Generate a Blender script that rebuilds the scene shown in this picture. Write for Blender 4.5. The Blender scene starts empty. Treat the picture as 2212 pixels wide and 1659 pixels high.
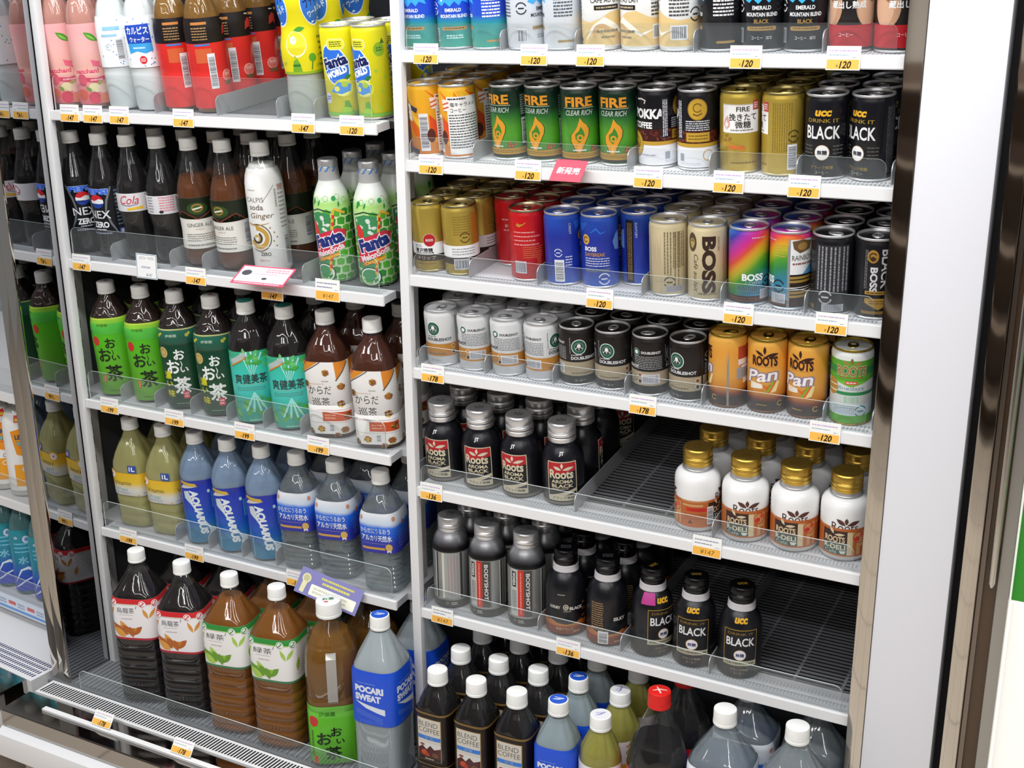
import bpy, bmesh, math, random
from mathutils import Vector, Matrix
random.seed(7)
S = bpy.context.scene
COL = S.collection
R = math.radians

# ------------------------------------------------------------------ camera
CAM = Vector((0.9534, -1.4814, 1.55))
FPX = 2594.31
yaw, pit, rol = R(27.867), R(-17.4412), R(0.53515)
CM = Matrix.Rotation(yaw, 3, 'Z') @ Matrix.Rotation(pit, 3, 'X') @ Matrix.Rotation(rol, 3, 'Y')
cd = bpy.data.cameras.new('camera')
cam = bpy.data.objects.new('camera', cd)
COL.objects.link(cam)
right, fwd, up = CM.col[0], CM.col[1], CM.col[2]
cam.matrix_world = Matrix((
    (right.x, up.x, -fwd.x, CAM.x), (right.y, up.y, -fwd.y, CAM.y),
    (right.z, up.z, -fwd.z, CAM.z), (0, 0, 0, 1)))
cd.sensor_fit = 'HORIZONTAL'
cd.sensor_width = 36.0
cd.lens = FPX / 2212 * 36.0
cd.clip_start = 0.05
S.camera = cam

def at_y(px, py, y):
    """point of the plane Y = y seen at a pixel of the 2212 x 1659 photo"""
    d = CM @ Vector(((px - 1106) / FPX, 1, (829.5 - py) / FPX))
    return CAM + d * ((y - CAM.y) / d.y)

# ------------------------------------------------------------------ light
S.view_settings.view_transform = 'Standard'
S.view_settings.look = 'None'
S.view_settings.gamma = 1.0
S.view_settings.use_curve_mapping = False
S.view_settings.exposure = -0.58
W = bpy.data.worlds.new('world')
S.world = W
W.use_nodes = True
W.node_tree.nodes['Background'].inputs['Color'].default_value = (0.95, 0.97, 1.0, 1)
W.node_tree.nodes['Background'].inputs['Strength'].default_value = 0.35
S.cycles.max_bounces = 9
S.cycles.transparent_max_bounces = 32
S.cycles.transmission_bounces = 9
S.cycles.caustics_reflective = False
S.cycles.caustics_refractive = False
S.cycles.sample_clamp_indirect = 4.0

def area(name, loc, rot, sx, sy, watt, col=(1, 1, 1)):
    l = bpy.data.lights.new(name, 'AREA')
    l.shape = 'RECTANGLE'
    l.size, l.size_y, l.energy, l.color = sx, sy, watt, col
    o = bpy.data.objects.new(name, l)
    o.location, o.rotation_euler = loc, rot
    COL.objects.link(o)
    return o
# ceiling fluorescent troffers of the shop, and the tube under the fridge canopy
area('ceiling_light_near', (0.4, -0.95, 2.68), (0, 0, 0), 3.6, 0.16, 62, (0.98, 0.99, 1.0))
area('ceiling_light_mid', (0.4, -2.2, 2.68), (0, 0, 0), 3.6, 0.16, 62, (0.98, 0.99, 1.0))
area('ceiling_light_far', (0.4, -3.5, 2.68), (0, 0, 0), 3.6, 0.16, 62, (0.98, 0.99, 1.0))
area('canopy_tube', (-0.05, -0.2, 1.98), (R(14), 0, 0), 1.9, 0.05, 11, (0.94, 0.97, 1.0))

# ------------------------------------------------------------------ materials
MATS = {}
def lin(h):
    if not isinstance(h, str):
        return tuple(h) + (1,)
    h = h.lstrip('#')
    c = [int(h[i:i + 2], 16) / 255 for i in (0, 2, 4)]
    return tuple(x / 12.92 if x <= .04045 else ((x + .055) / 1.055) ** 2.4 for x in c) + (1,)

def new_mat(name):
    m = bpy.data.materials.new(name)
    m.use_nodes = True
    return m, m.node_tree, m.node_tree.nodes['Principled BSDF']

def P(hexcol, rough=.38, metal=0., trans=0., ior=1.45, coat=0., emit=0., alpha=1.):
    k = (hexcol, rough, metal, trans, ior, coat, emit, alpha)
    if k in MATS:
        return MATS[k]
    m, nt, b = new_mat('paint_' + hexcol.lstrip('#'))
    b.inputs['Base Color'].default_value = lin(hexcol)
    b.inputs['Roughness'].default_value = rough
    b.inputs['Metallic'].default_value = metal
    b.inputs['Transmission Weight'].default_value = trans
    b.inputs['IOR'].default_value = ior
    b.inputs['Coat Weight'].default_value = coat
    b.inputs['Alpha'].default_value = alpha
    if emit:
        b.inputs['Emission Color'].default_value = lin(hexcol)
        b.inputs['Emission Strength'].default_value = emit
    MATS[k] = m
    return m

def thin_clear(name, tint, haze, ior=1.5, hazecol=(.8, .85, .88), rough=.03):
    """clear thin plastic: see-through, Fresnel gloss, a little haze"""
    if name in MATS:
        return MATS[name]
    m = bpy.data.materials.new(name)
    m.use_nodes = True
    nt = m.node_tree
    nt.nodes.clear()
    N = nt.nodes.new
    out = N('ShaderNodeOutputMaterial')
    tr = N('ShaderNodeBsdfTransparent'); tr.inputs[0].default_value = tuple(tint) + (1,)
    df = N('ShaderNodeBsdfDiffuse'); df.inputs[0].default_value = tuple(hazecol) + (1,)
    gl = N('ShaderNodeBsdfGlossy'); gl.inputs['Roughness'].default_value = rough
    fr = N('ShaderNodeFresnel'); fr.inputs[0].default_value = ior
    m1 = N('ShaderNodeMixShader'); m1.inputs[0].default_value = haze
    m2 = N('ShaderNodeMixShader')
    L = nt.links.new
    L(tr.outputs[0], m1.inputs[1]); L(df.outputs[0], m1.inputs[2])
    ge = N('ShaderNodeNewGeometry')
    iv = N('ShaderNodeMath'); iv.operation = 'SUBTRACT'; iv.inputs[0].default_value = 1.
    mu = N('ShaderNodeMath'); mu.operation = 'MULTIPLY'
    L(ge.outputs['Backfacing'], iv.inputs[1]); L(iv.outputs[0], mu.inputs[0]); L(fr.outputs[0], mu.inputs[1])
    L(mu.outputs[0], m2.inputs[0]); L(m1.outputs[0], m2.inputs[1]); L(gl.outputs[0], m2.inputs[2])
    L(m2.outputs[0], out.inputs[0])
    MATS[name] = m
    return m

def ramp_mat(name, stops, axis=(0, 0, 1), rough=.35, metal=0., noise=0., scale=60, interp='LINEAR'):
    """printed colour fade along a direction of the object's own coordinates (mm stops)"""
    if name in MATS:
        return MATS[name]
    m, nt, b = new_mat(name)
    tc = nt.nodes.new('ShaderNodeTexCoord')
    dot = nt.nodes.new('ShaderNodeVectorMath'); dot.operation = 'DOT_PRODUCT'
    dot.inputs[1].default_value = axis
    nt.links.new(tc.outputs['Object'], dot.inputs[0])
    lo, hi = stops[0][0], stops[-1][0]
    mr = nt.nodes.new('ShaderNodeMapRange')
    mr.inputs[1].default_value, mr.inputs[2].default_value = lo / 1000, hi / 1000
    src = dot.outputs['Value']
    if noise:
        nz = nt.nodes.new('ShaderNodeTexNoise'); nz.inputs['Scale'].default_value = scale
        nz.inputs['Detail'].default_value = 3
        nt.links.new(tc.outputs['Object'], nz.inputs['Vector'])
        ma = nt.nodes.new('ShaderNodeMath'); ma.operation = 'MULTIPLY_ADD'
        ma.inputs[1].default_value = noise / 1000
        nt.links.new(nz.outputs['Fac'], ma.inputs[0]); nt.links.new(src, ma.inputs[2])
        src = ma.outputs[0]
    nt.links.new(src, mr.inputs[0])
    cr = nt.nodes.new('ShaderNodeValToRGB')
    cr.color_ramp.interpolation = interp
    els = cr.color_ramp.elements
    while len(els) < len(stops):
        els.new(.5)
    for e, (p, c) in zip(els, stops):
        e.position = (p - lo) / (hi - lo)
        e.color = lin(c)
    nt.links.new(mr.outputs[0], cr.inputs[0])
    nt.links.new(cr.outputs[0], b.inputs['Base Color'])
    b.inputs['Roughness'].default_value = rough
    b.inputs['Metallic'].default_value = metal
    MATS[name] = m
    return m

def liquid(hexcol, trans, rough=.08):
    """drink behind clear plastic: partly seen through, partly scattering"""
    k = ('liquid', hexcol, trans, rough)
    if k not in MATS:
        c = lin(hexcol)[:3]
        m = thin_clear('drink_' + hexcol.lstrip('#'), tuple(min(1., x ** .5) for x in c), 1 - trans, ior=1.2, hazecol=c, rough=rough)
        MATS[k] = m
    return MATS[k]

ALU = P('#e6e6e8', rough=.33, metal=.78)
ALU_D = P('#c2c2c4', rough=.42, metal=.8)
GOLDLID = P('#c9b878', rough=.3, metal=1.)
GOLD = P('#cdb04c', rough=.33, metal=.5)
GOLDCAP = P('#d2ac4e', rough=.3, metal=.85)
WHITE = P('#f2f2f2', rough=.35)
CAPW = P('#f1f1ee', rough=.4)
INK = P('#15151a', rough=.4)
PET = thin_clear('clear_bottle_plastic', (.96, .97, .97), .015, ior=1.62, rough=.05)
ACRYL = thin_clear('clear_acrylic', (.96, .97, .97), .032)
ENAMEL = P('#e9e9ea', rough=.35)
ENAMEL_G = P('#c9c8c4', rough=.45)
DARK = P('#0c0d10', rough=.6)
STEEL = P('#cfc9c1', rough=.045, metal=1.)
MIRROR = P('#b3b4b8', rough=.015, metal=1.)
GREY = P('#b9b9bd', rough=.45)

# ------------------------------------------------------------------ object helpers
def link_mesh(name, bm, mats, parent=None, smooth=40):
    me = bpy.data.meshes.new(name)
    bm.to_mesh(me)
    bm.free()
    for m in mats:
        me.materials.append(m)
    if smooth:
        for p in me.polygons:
            p.use_smooth = True
        me.set_sharp_from_angle(angle=R(smooth))
    o = bpy.data.objects.new(name, me)
    COL.objects.link(o)
    if parent:
        o.parent = parent
    return o

def tag(o, label, cat, group=None, kind=None):
    o['label'] = label
    o['category'] = cat
    if group:
        o['group'] = group
    if kind:
        o['kind'] = kind
    return o

def thing(name, label, cat, loc=(0, 0, 0), rz=0., group=None):
    o = bpy.data.objects.new(name, None)
    o.empty_display_size = .03
    o.location = loc
    o.rotation_euler = (0, 0, rz)
    COL.objects.link(o)
    return tag(o, label, cat, group)

KIDS = {}
def dup(o, parent=None):
    c = o.copy()
    COL.objects.link(c)
    c.parent = parent
    for ch in KIDS.get(o.name) or list(o.children):
        dup(ch, c)
    return c

def box(bm, x0, x1, y0, y1, z0, z1, mi=0):
    vs = [bm.verts.new(p) for p in ((x0, y0, z0), (x1, y0, z0), (x1, y1, z0), (x0, y1, z0),
                                    (x0, y0, z1), (x1, y0, z1), (x1, y1, z1), (x0, y1, z1))]
    for q in ((0, 3, 2, 1), (4, 5, 6, 7), (0, 1, 5, 4), (1, 2, 6, 5), (2, 3, 7, 6), (3, 0, 4, 7)):
        bm.faces.new([vs[i] for i in q]).material_index = mi
    return vs

def box_obj(name, b, mat, parent=None, bevel=0.):
    bm = bmesh.new()
    box(bm, *b)
    if bevel:
        bmesh.ops.bevel(bm, geom=bm.edges[:], offset=bevel, segments=2, affect='EDGES', profile=.6)
    return link_mesh(name, bm, [mat], parent)

def lathe(bm, prof, n=40, cap0=True, cap1=True, wob=0., sq=2., asp=1., flute=None):
    """prof: (r, z, material[, squareness]) in mm; superellipse sections"""
    rings = []
    for p in prof:
        r, z = p[0], p[1]
        e = p[3] if len(p) > 3 else sq
        ring = []
        for i in range(n):
            t = 2 * math.pi * i / n
            rr = (r + (wob if i % 2 else -wob)) * sect(t, e)
            if flute and flute[0] < z < flute[1]:
                w = math.sin(math.pi * (z - flute[0]) / (flute[1] - flute[0])) ** .5
                rr *= 1 + flute[3] * w * abs(math.cos(flute[2] * t / 2)) - flute[3] * w * .6
            ring.append(bm.verts.new((rr * math.sin(t) / 1000, -rr * math.cos(t) * asp / 1000, z / 1000)))
        rings.append(ring)
    for k in range(len(rings) - 1):
        a, b = rings[k], rings[k + 1]
        for i in range(n):
            j = (i + 1) % n
            bm.faces.new((a[i], a[j], b[j], b[i])).material_index = prof[k + 1][2]
    if cap0:
        bm.faces.new(rings[0][::-1]).material_index = prof[0][2]
    if cap1:
        bm.faces.new(rings[-1]).material_index = prof[-1][2]

def sect(t, e):
    if e <= 2.001:
        return 1.
    c, s = abs(math.cos(t)), abs(math.sin(t))
    return (c ** e + s ** e) ** (-1 / e)

# ------------------------------------------------------------------ printed art, unrolled in millimetres
TXC = {}
def text_mesh(s, bold):
    k = (s, bold)
    if k not in TXC:
        c = bpy.data.curves.new('lettering', 'FONT')
        c.body, c.offset, c.resolution_u = s, bold, 3
        o = bpy.data.objects.new('lettering', c)
        COL.objects.link(o)
        dg = bpy.context.evaluated_depsgraph_get()
        me = bpy.data.meshes.new_from_object(o.evaluated_get(dg))
        vs = [(v.co.x, v.co.y) for v in me.vertices]
        fs = [tuple(p.vertices) for p in me.polygons]
        bpy.data.objects.remove(o)
        bpy.data.curves.remove(c)
        bpy.data.meshes.remove(me)
        if vs:
            xs = [v[0] for v in vs]; ys = [v[1] for v in vs]
            TXC[k] = (vs, fs, min(xs), max(xs), min(ys), max(ys))
        else:
            TXC[k] = ([], [], 0, 1, 0, 1)
    return TXC[k]

class Art:
    """flat print: faces in (u, v) mm with a colour and a layer"""
    def __init__(self):
        self.f = []
        self.bb = []
        self.rnd = random.Random(3)

    def add(self, pts, faces, col):
        if not pts:
            return self
        xs, ys = [p[0] for p in pts], [p[1] for p in pts]
        b = (min(xs), max(xs), min(ys), max(ys))
        ly = 1
        for q, l in self.bb:
            if l >= ly and q[0] < b[1] and q[1] > b[0] and q[2] < b[3] and q[3] > b[2]:
                ly = l + 1
        self.bb.append((b, ly))
        self.f.append((pts, faces, col, ly))
        return self

    def poly(self, pts, col):
        return self.add(pts, [tuple(range(len(pts)))], col)

    def rect(self, u0, u1, v0, v1, col):
        return self.poly([(u0, v0), (u1, v0), (u1, v1), (u0, v1)], col)

    def rrect(self, u0, u1, v0, v1, rad, col):
        pts = []
        for cx, cy, a0 in ((u1 - rad, v0 + rad, -90), (u1 - rad, v1 - rad, 0), (u0 + rad, v1 - rad, 90), (u0 + rad, v0 + rad, 180)):
            for k in range(5):
                a = R(a0 + k * 22.5)
                pts.append((cx + rad * math.cos(a), cy + rad * math.sin(a)))
        return self.poly(pts, col)

    def ell(self, u, v, ru, rv, col, n=24, rot=0.):
        c, s = math.cos(R(rot)), math.sin(R(rot))
        pts = []
        for k in range(n):
            a = 2 * math.pi * k / n
            x, y = ru * math.cos(a), rv * math.sin(a)
            pts.append((u + x * c - y * s, v + x * s + y * c))
        return self.poly(pts, col)

    def ring(self, u, v, r1, r0, col, a0=0, a1=360, n=28, asp=1.):
        pts = []
        for k in range(n + 1):
            a = R(a0 + (a1 - a0) * k / n)
            pts += [(u + r0 * math.cos(a) * asp, v + r0 * math.sin(a)), (u + r1 * math.cos(a) * asp, v + r1 * math.sin(a))]
        fs = [(2 * k, 2 * k + 1, 2 * k + 3, 2 * k + 2) for k in range(n)]
        return self.add(pts, fs, col)

    def stroke(self, path, w, col):
        pts, n = [], len(path)
        for i, p in enumerate(path):
            a, b = path[max(i - 1, 0)], path[min(i + 1, n - 1)]
            d = math.hypot(b[0] - a[0], b[1] - a[1]) or 1
            ww = w[i] if isinstance(w, (list, tuple)) else w
            nx, ny = -(b[1] - a[1]) / d * ww / 2, (b[0] - a[0]) / d * ww / 2
            pts += [(p[0] + nx, p[1] + ny), (p[0] - nx, p[1] - ny)]
        return self.add(pts, [(2 * k, 2 * k + 1, 2 * k + 3, 2 * k + 2) for k in range(n - 1)], col)

    def txt(self, s, u, v, h, col, w=None, b=.015, sh=0., rot=0., out=None, ow=.07):
        """lettering centred on (u, v): h = height of the drawn glyphs, w = its fitted width"""
        if out:
            self.txt(s, u, v, h, out, w, b + ow, sh, rot)
        cjk = any(ord(ch) > 0x2e80 for ch in s)
        bb = 0. if cjk else b
        vs, fs = text_mesh(s, bb)[:2]
        bx = text_mesh(s, 0. if cjk else .015)
        k = h / (bx[5] - bx[4])
        kx = k if w is None else w / (bx[3] - bx[2])
        cx, cy = (bx[2] + bx[3]) / 2, (bx[4] + bx[5]) / 2
        c, n = math.cos(R(rot)), math.sin(R(rot))
        # dense characters are thickened by shifted copies, not by swelling their outlines
        d = min(max(b, 0.), .03) if cjk else 0.
        pts, fall = [], []
        for dx, dy in (((0, 0), (d, 0), (-d, 0), (0, d), (0, -d)) if d > .012 else ((0, 0),)):
            o = len(pts)
            for x, y in vs:
                X, Y = (x + dx - cx) * kx, (y + dy - cy) * k
                X += Y * sh
                pts.append((u + X * c - Y * n, v + X * n + Y * c))
            fall += [tuple(q + o for q in f) for f in fs]
        return self.add(pts, fall, col)

    def para(self, u0, u1, v0, v1, rows, col, fill=.62, vert=False):
        """blurred fine print: rows of dashes"""
        pts, fs = [], []
        L, H = ((v1 - v0), (u1 - u0)) if vert else ((u1 - u0), (v1 - v0))
        for r in range(rows):
            c = (r + .5) / rows * H
            h = H / rows * fill * .5
            x = 0.
            while x < L - .5:
                w = min(self.rnd.uniform(1.2, 5.), L - x)
                q = [(x, c - h), (x + w, c - h), (x + w, c + h), (x, c + h)]
                k = len(pts)
                pts += [(u0 + b, v1 - a) if vert else (u0 + a, v0 + b) for a, b in q]
                fs.append((k, k + 1, k + 2, k + 3))
                x += w + self.rnd.uniform(.4, 1.0)
        return self.add(pts, fs, col)

    def code(self, u0, u1, v0, v1, horiz=False, bg='#e6e6ea', fg='#33343c'):
        """barcode block"""
        self.rect(u0, u1, v0, v1, bg)
        pts, fs = [], []
        a, b = (v0, v1) if horiz else (u0, u1)
        x = a + (b - a) * .08
        while x < b - (b - a) * .1:
            w = self.rnd.choice((.3, .5, .8))
            k = len(pts)
            if horiz:
                m = (u1 - u0) * .1
                pts += [(u0 + m, x), (u1 - m, x), (u1 - m, x + w), (u0 + m, x + w)]
            else:
                m = (v1 - v0) * .1
                pts += [(x, v0 + m), (x + w, v0 + m), (x + w, v1 - m), (x, v1 - m)]
            fs.append((k, k + 1, k + 2, k + 3))
            x += w + self.rnd.choice((.4, .6, .9))
        return self.add(pts, fs, fg)

    def recyc(self, u, v, r, col):
        self.ring(u, v, r, r * .8, col, 20, 165)
        self.ring(u, v, r, r * .8, col, 200, 345)
        self.rect(u - r * .5, u + r * .5, v - r * .12, v + r * .12, col)
        return self

    def leaf(self, u, v, l, w, ang, col):
        c, s = math.cos(R(ang)), math.sin(R(ang))
        pts = []
        for k in range(9):
            t = k / 8
            pts.append((l * t, w * .5 * math.sin(math.pi * t)))
        for k in range(7, 0, -1):
            t = k / 8
            pts.append((l * t, -w * .5 * math.sin(math.pi * t)))
        return self.poly([(u + x * c - y * s, v + x * s + y * c) for x, y in pts], col)

def lay_art(bm, art, surf, mats, step_u=2.6, step_v=None, eps=.055):
    """add the printed art to bm through surf(u, v, offset_mm) -> xyz"""
    tb = bmesh.new()
    for pts, faces, col, ly in art.f:
        m = col if not isinstance(col, str) else P(col, rough=.4)
        if m not in mats:
            mats.append(m)
        mi = mats.index(m)
        vs = [tb.verts.new((p[0], p[1], ly)) for p in pts]
        for f in faces:
            try:
                tb.faces.new([vs[i] for i in f]).material_index = mi
            except ValueError:
                pass
    big = [f for f in tb.faces if len(f.verts) > 4]
    if big:
        bmesh.ops.triangulate(tb, faces=big)
    if step_u and tb.verts:
        us = [v.co.x for v in tb.verts]; vs = [v.co.y for v in tb.verts]
        x = math.floor(min(us) / step_u + 1) * step_u
        while x < max(us):
            bmesh.ops.bisect_plane(tb, geom=tb.verts[:] + tb.edges[:] + tb.faces[:], plane_co=(x, 0, 0), plane_no=(1, 0, 0))
            x += step_u
        if step_v:
            x = math.floor(min(vs) / step_v + 1) * step_v
            while x < max(vs):
                bmesh.ops.bisect_plane(tb, geom=tb.verts[:] + tb.edges[:] + tb.faces[:], plane_co=(0, x, 0), plane_no=(0, 1, 0))
                x += step_v
    mp = {}
    for v in tb.verts:
        mp[v] = bm.verts.new(surf(v.co.x, v.co.y, .1 + eps * v.co.z))
    for f in tb.faces:
        q = [mp[v] for v in f.verts]
        # keep print facing outwards
        a = f.normal.z
        if a < 0:
            q = q[::-1]
        try:
            bm.faces.new(q).material_index = f.material_index
        except ValueError:
            pass
    tb.free()

PROTO = {}
# ------------------------------------------------------------------ cans
def build_can(kind, art, body, h=104., r=26.5, lid=None, bottom=None, neck=1.2, name='coffee_can', metal_print=False):
    lid = lid or ALU
    bottom = bottom or lid
    root = bpy.data.objects.new(name, None)
    COL.objects.link(root)
    mats = [body, bottom]
    bm = bmesh.new()
    lathe(bm, [(r - 3.2, .6, 1), (r - 1.6, 0, 1), (r - .5, .5, 1), (r - .3, 2.4, 1), (r - .9, 3.1, 1), (r, 4.2, 0),
               (r, h - 8.5 - neck, 0), (r - .5, h - 6.8, 0), (r - neck - .4, h - 4.2, 0), (r - neck - .6, h - 3.2, 0)], n=44)
    def surf(u, v, e):
        t = u / r
        rr = (r + e)
        if v > h - 8.5 - neck:
            rr -= (v - (h - 8.5 - neck)) / 4.3 * (neck + .3)
        return (rr * math.sin(t) / 1000, -rr * math.cos(t) / 1000, v / 1000)
    a = Art(); art(a, r, h)
    lay_art(bm, a, surf, mats)
    link_mesh('body', bm, mats, root)
    bm = bmesh.new()
    rl = r - neck
    lathe(bm, [(rl - .5, h - 3.3, 0), (rl + .25, h - 2.8, 0), (rl + .35, h - .7, 0), (rl - .1, h, 0), (rl - .9, h - .2, 0), (rl - 1.3, h - 1.2, 0),
               (rl - 2.3, h - 4.6, 0), (rl - 3.2, h - 4.9, 0), (rl - 3.8, h - 4.2, 0), (rl - 4.6, h - 3.9, 0), (7., h - 3.9, 0), (5.5, h - 3.7, 0)], n=44, cap0=False)
    # scored pour opening
    k = 14
    pts = [(7.5 * math.cos(2 * math.pi * i / k), -11.5 + 6.5 * math.sin(2 * math.pi * i / k)) for i in range(k)]
    for i in range(k):
        j = (i + 1) % k
        q = [(pts[i][0], pts[i][1]), (pts[j][0], pts[j][1]), (pts[j][0] * .88, (pts[j][1] + 11.5) * .88 - 11.5), (pts[i][0] * .88, (pts[i][1] + 11.5) * .88 - 11.5)]
        bm.faces.new([bm.verts.new((x / 1000, y / 1000, (h - 3.55) / 1000)) for x, y in q])
    l = link_mesh('lid', bm, [lid], root)
    bm = bmesh.new()
    # ring pull: riveted oval ring
    n = 18
    def oval(rx, ry, cy, z):
        return [bm.verts.new((rx * math.cos(2 * math.pi * i / n) / 1000, (cy + ry * math.sin(2 * math.pi * i / n)) / 1000, z / 1000)) for i in range(n)]
    o0, o1, i1, i0 = oval(7.2, 10.5, 3, h - 3.2), oval(6.8, 10, 3, h - 2.3), oval(4.2, 5, 6, h - 2.3), oval(4.0, 4.8, 6, h - 3.2)
    for A, B in ((o0, o1), (o1, i1), (i1, i0)):
        for i in range(n):
            j = (i + 1) % n
            bm.faces.new((A[i], A[j], B[j], B[i]))
    rv = [bm.verts.new((2.4 * math.cos(2 * math.pi * i / 10) / 1000, (-3 + 2.4 * math.sin(2 * math.pi * i / 10)) / 1000, (h - 1.9) / 1000)) for i in range(10)]
    bm.faces.new(rv)
    link_mesh('pull_tab', bm, [lid], l)
    PROTO[kind] = [root, False]

# ------------------------------------------------------------------ bottles
def build_bottle(kind, prof, shell, liq=None, fill=None, cap=None, sleeve=None, sleeve2=None, name='plastic_bottle', asp=1., n=60, body_art=None, extra=None, flutes=(10, .06)):
    """prof: (z, r, squareness) mm; cap: dict(r, h, mat, kind, top); sleeve: (z0, z1, material, art)"""
    root = bpy.data.objects.new(name, None)
    COL.objects.link(root)
    def rad(z):
        if z <= prof[0][0]:
            return prof[0][1], prof[0][2]
        for a, b in zip(prof, prof[1:]):
            if a[0] <= z <= b[0]:
                t = (z - a[0]) / max(b[0] - a[0], 1e-6)
                return a[1] + (b[1] - a[1]) * t, a[2] + (b[2] - a[2]) * t
        return prof[-1][1], prof[-1][2]
    rmax = max(p[1] for p in prof)
    def surf_at(ref):
        def surf(u, v, e):
            t = u / ref
            r0, ex = rad(v)
            rr = r0 * sect(t, ex) + e
            return (rr * math.sin(t) / 1000, -rr * math.cos(t) * asp / 1000, v / 1000)
        return surf
    mats = [shell]
    bm = bmesh.new()
    fl = None
    if liq and flutes:
        z_lo = max([p[0] for p in prof if p[1] > .93 * rmax] + ([sleeve[1] + 2] if sleeve else []))
        z_hi = min([p[0] for p in prof if p[0] > z_lo and p[1] < .45 * rmax] or [prof[-1][0]])
        fl = (z_lo, z_hi, flutes[0], flutes[1])
        extra_z = [z_lo + (z_hi - z_lo) * k / 6 for k in range(1, 6)]
        prof = sorted(prof + [(z,) + rad(z) for z in extra_z])
    lathe(bm, [(p[1], p[0], 0, p[2]) for p in prof], n=n, asp=asp, flute=fl)
    if body_art:
        a = Art(); body_art(a, rmax)
        lay_art(bm, a, surf_at(rmax), mats, step_v=4.)
    link_mesh('body', bm, mats, root)
    if liq:
        bm = bmesh.new()
        lp = [(max(p[1] - 1.0, 1.), max(p[0], 1.2), 0, p[2]) for p in prof if p[0] < fill]
        r1, e1 = rad(fill)
        lp.append((r1 - 1.0, fill, 0, e1))
        lathe(bm, lp, n=n, asp=asp, flute=fl)
        link_mesh('drink', bm, [liq], root)
    for sl in (sleeve, sleeve2):
        if not sl:
            continue
        z0, z1, m, art = sl
        mats = [m]
        zs = sorted({z0, z1} | {p[0] for p in prof if z0 < p[0] < z1})
        bm = bmesh.new()
        lathe(bm, [(rad(z)[0] + .45, z, 0, rad(z)[1]) for z in zs], n=n, cap0=False, cap1=False, asp=asp)
        if art:
            a = Art(); art(a, rmax, z0, z1)
            s0 = surf_at(rmax)
            lay_art(bm, a, lambda u, v, e: s0(u, v, e + .5), mats, step_v=4.)
        link_mesh('label_sleeve', bm, mats, root)
    z0 = prof[-1][0]
    if cap:
        cr, ch, cm = cap['r'], cap['h'], cap['mat']
        base = z0 - ch + 2
        mats = [cm]
        bm = bmesh.new()
        if cap.get('kind') == 'alu':
            g = ch / 100
            lathe(bm, [(cr - .6, base, 0), (cr, base + 1, 0), (cr, base + 22 * g, 0), (cr - 1, base + 25 * g, 0), (cr - 1, base + 28 * g, 0), (cr, base + 31 * g, 0),
                       (cr, base + 44 * g, 0), (cr - .8, base + 47 * g, 0), (cr, base + 50 * g, 0), (cr - .8, base + 56 * g, 0), (cr, base + 60 * g, 0),
                       (cr, base + 90 * g, 0), (cr - .6, base + 96 * g, 0), (cr - 1.8, base + 100 * g, 0)], n=40)
        else:
            lathe(bm, [(cr + .2, base + ch * .26, 0), (cr, base + ch * .34, 0), (cr - .1, base + ch * .9, 0), (cr - .6, base + ch * .97, 0), (cr - 1.8, base + ch, 0)], n=56, wob=.16)
        if cap.get('top'):
            a = Art(); cap['top'](a, cr)
            zt = (base + ch + .1) / 1000
            lay_art(bm, a, lambda u, v, e: (u / 1000, v / 1000, zt + e / 1000), mats, step_u=None)
        if cap.get('side'):
            a = Art(); cap['side'](a, cr)
            lay_art(bm, a, lambda u, v, e: ((cr + e + .1) * math.sin(u / cr) / 1000, -(cr + e + .1) * math.cos(u / cr) / 1000, (base + v) / 1000), mats)
        c = link_mesh('cap', bm, mats, root, smooth=35)
        bm = bmesh.new()
        if cap.get('kind') == 'alu':
            lathe(bm, [(cr - 1., base - 7, 0), (cr + .2, base - 6, 0), (cr + .2, base - 4.8, 0), (cr - .5, base - 4.2, 0), (cr - .5, base - .3, 0)], n=40, cap0=False, cap1=False)
            link_mesh('neck_ring', bm, [cap.get('ring', cm)], c)
        else:
            lathe(bm, [(cr + .3, base, 0), (cr + .5, base + ch * .05, 0), (cr + .4, base + ch * .2, 0), (cr - .3, base + ch * .24, 0)], n=40, cap0=False, cap1=False)
            link_mesh('tamper_ring', bm, [cap.get('ring', cm)], c)
    if extra:
        extra(root)
    PROTO[kind] = [root, False]

TILT = {'t': 0.}
def put(kind, label, cat, x, y, z, a=0., group=None, square=False):
    """set one more of a kind on the board of the current shelf; a turns its front, tilt is the slope of the board"""
    root, used = PROTO[kind]
    if used:
        root = dup(root)
    else:
        PROTO[kind][1] = True
    t = TILT['t']
    root.location = (x, y * math.cos(t), z + y * math.sin(t))
    if 'plastic' in root.name:
        root.scale = (.97, .97, TILT.get('zs', 1.))
    turn = R(a) if square else math.atan2(CAM.x - x, y - CAM.y) + R(a)
    root.rotation_euler = (Matrix.Rotation(t, 3, 'X') @ Matrix.Rotation(turn, 3, 'Z')).to_euler()
    return tag(root, label, cat, group)

# ------------------------------------------------------------------ the shop
def slab(name, b, mat, bevel=0.):
    o = box_obj(name, b, mat, None, bevel)
    o['kind'] = 'structure'
    return o

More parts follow.
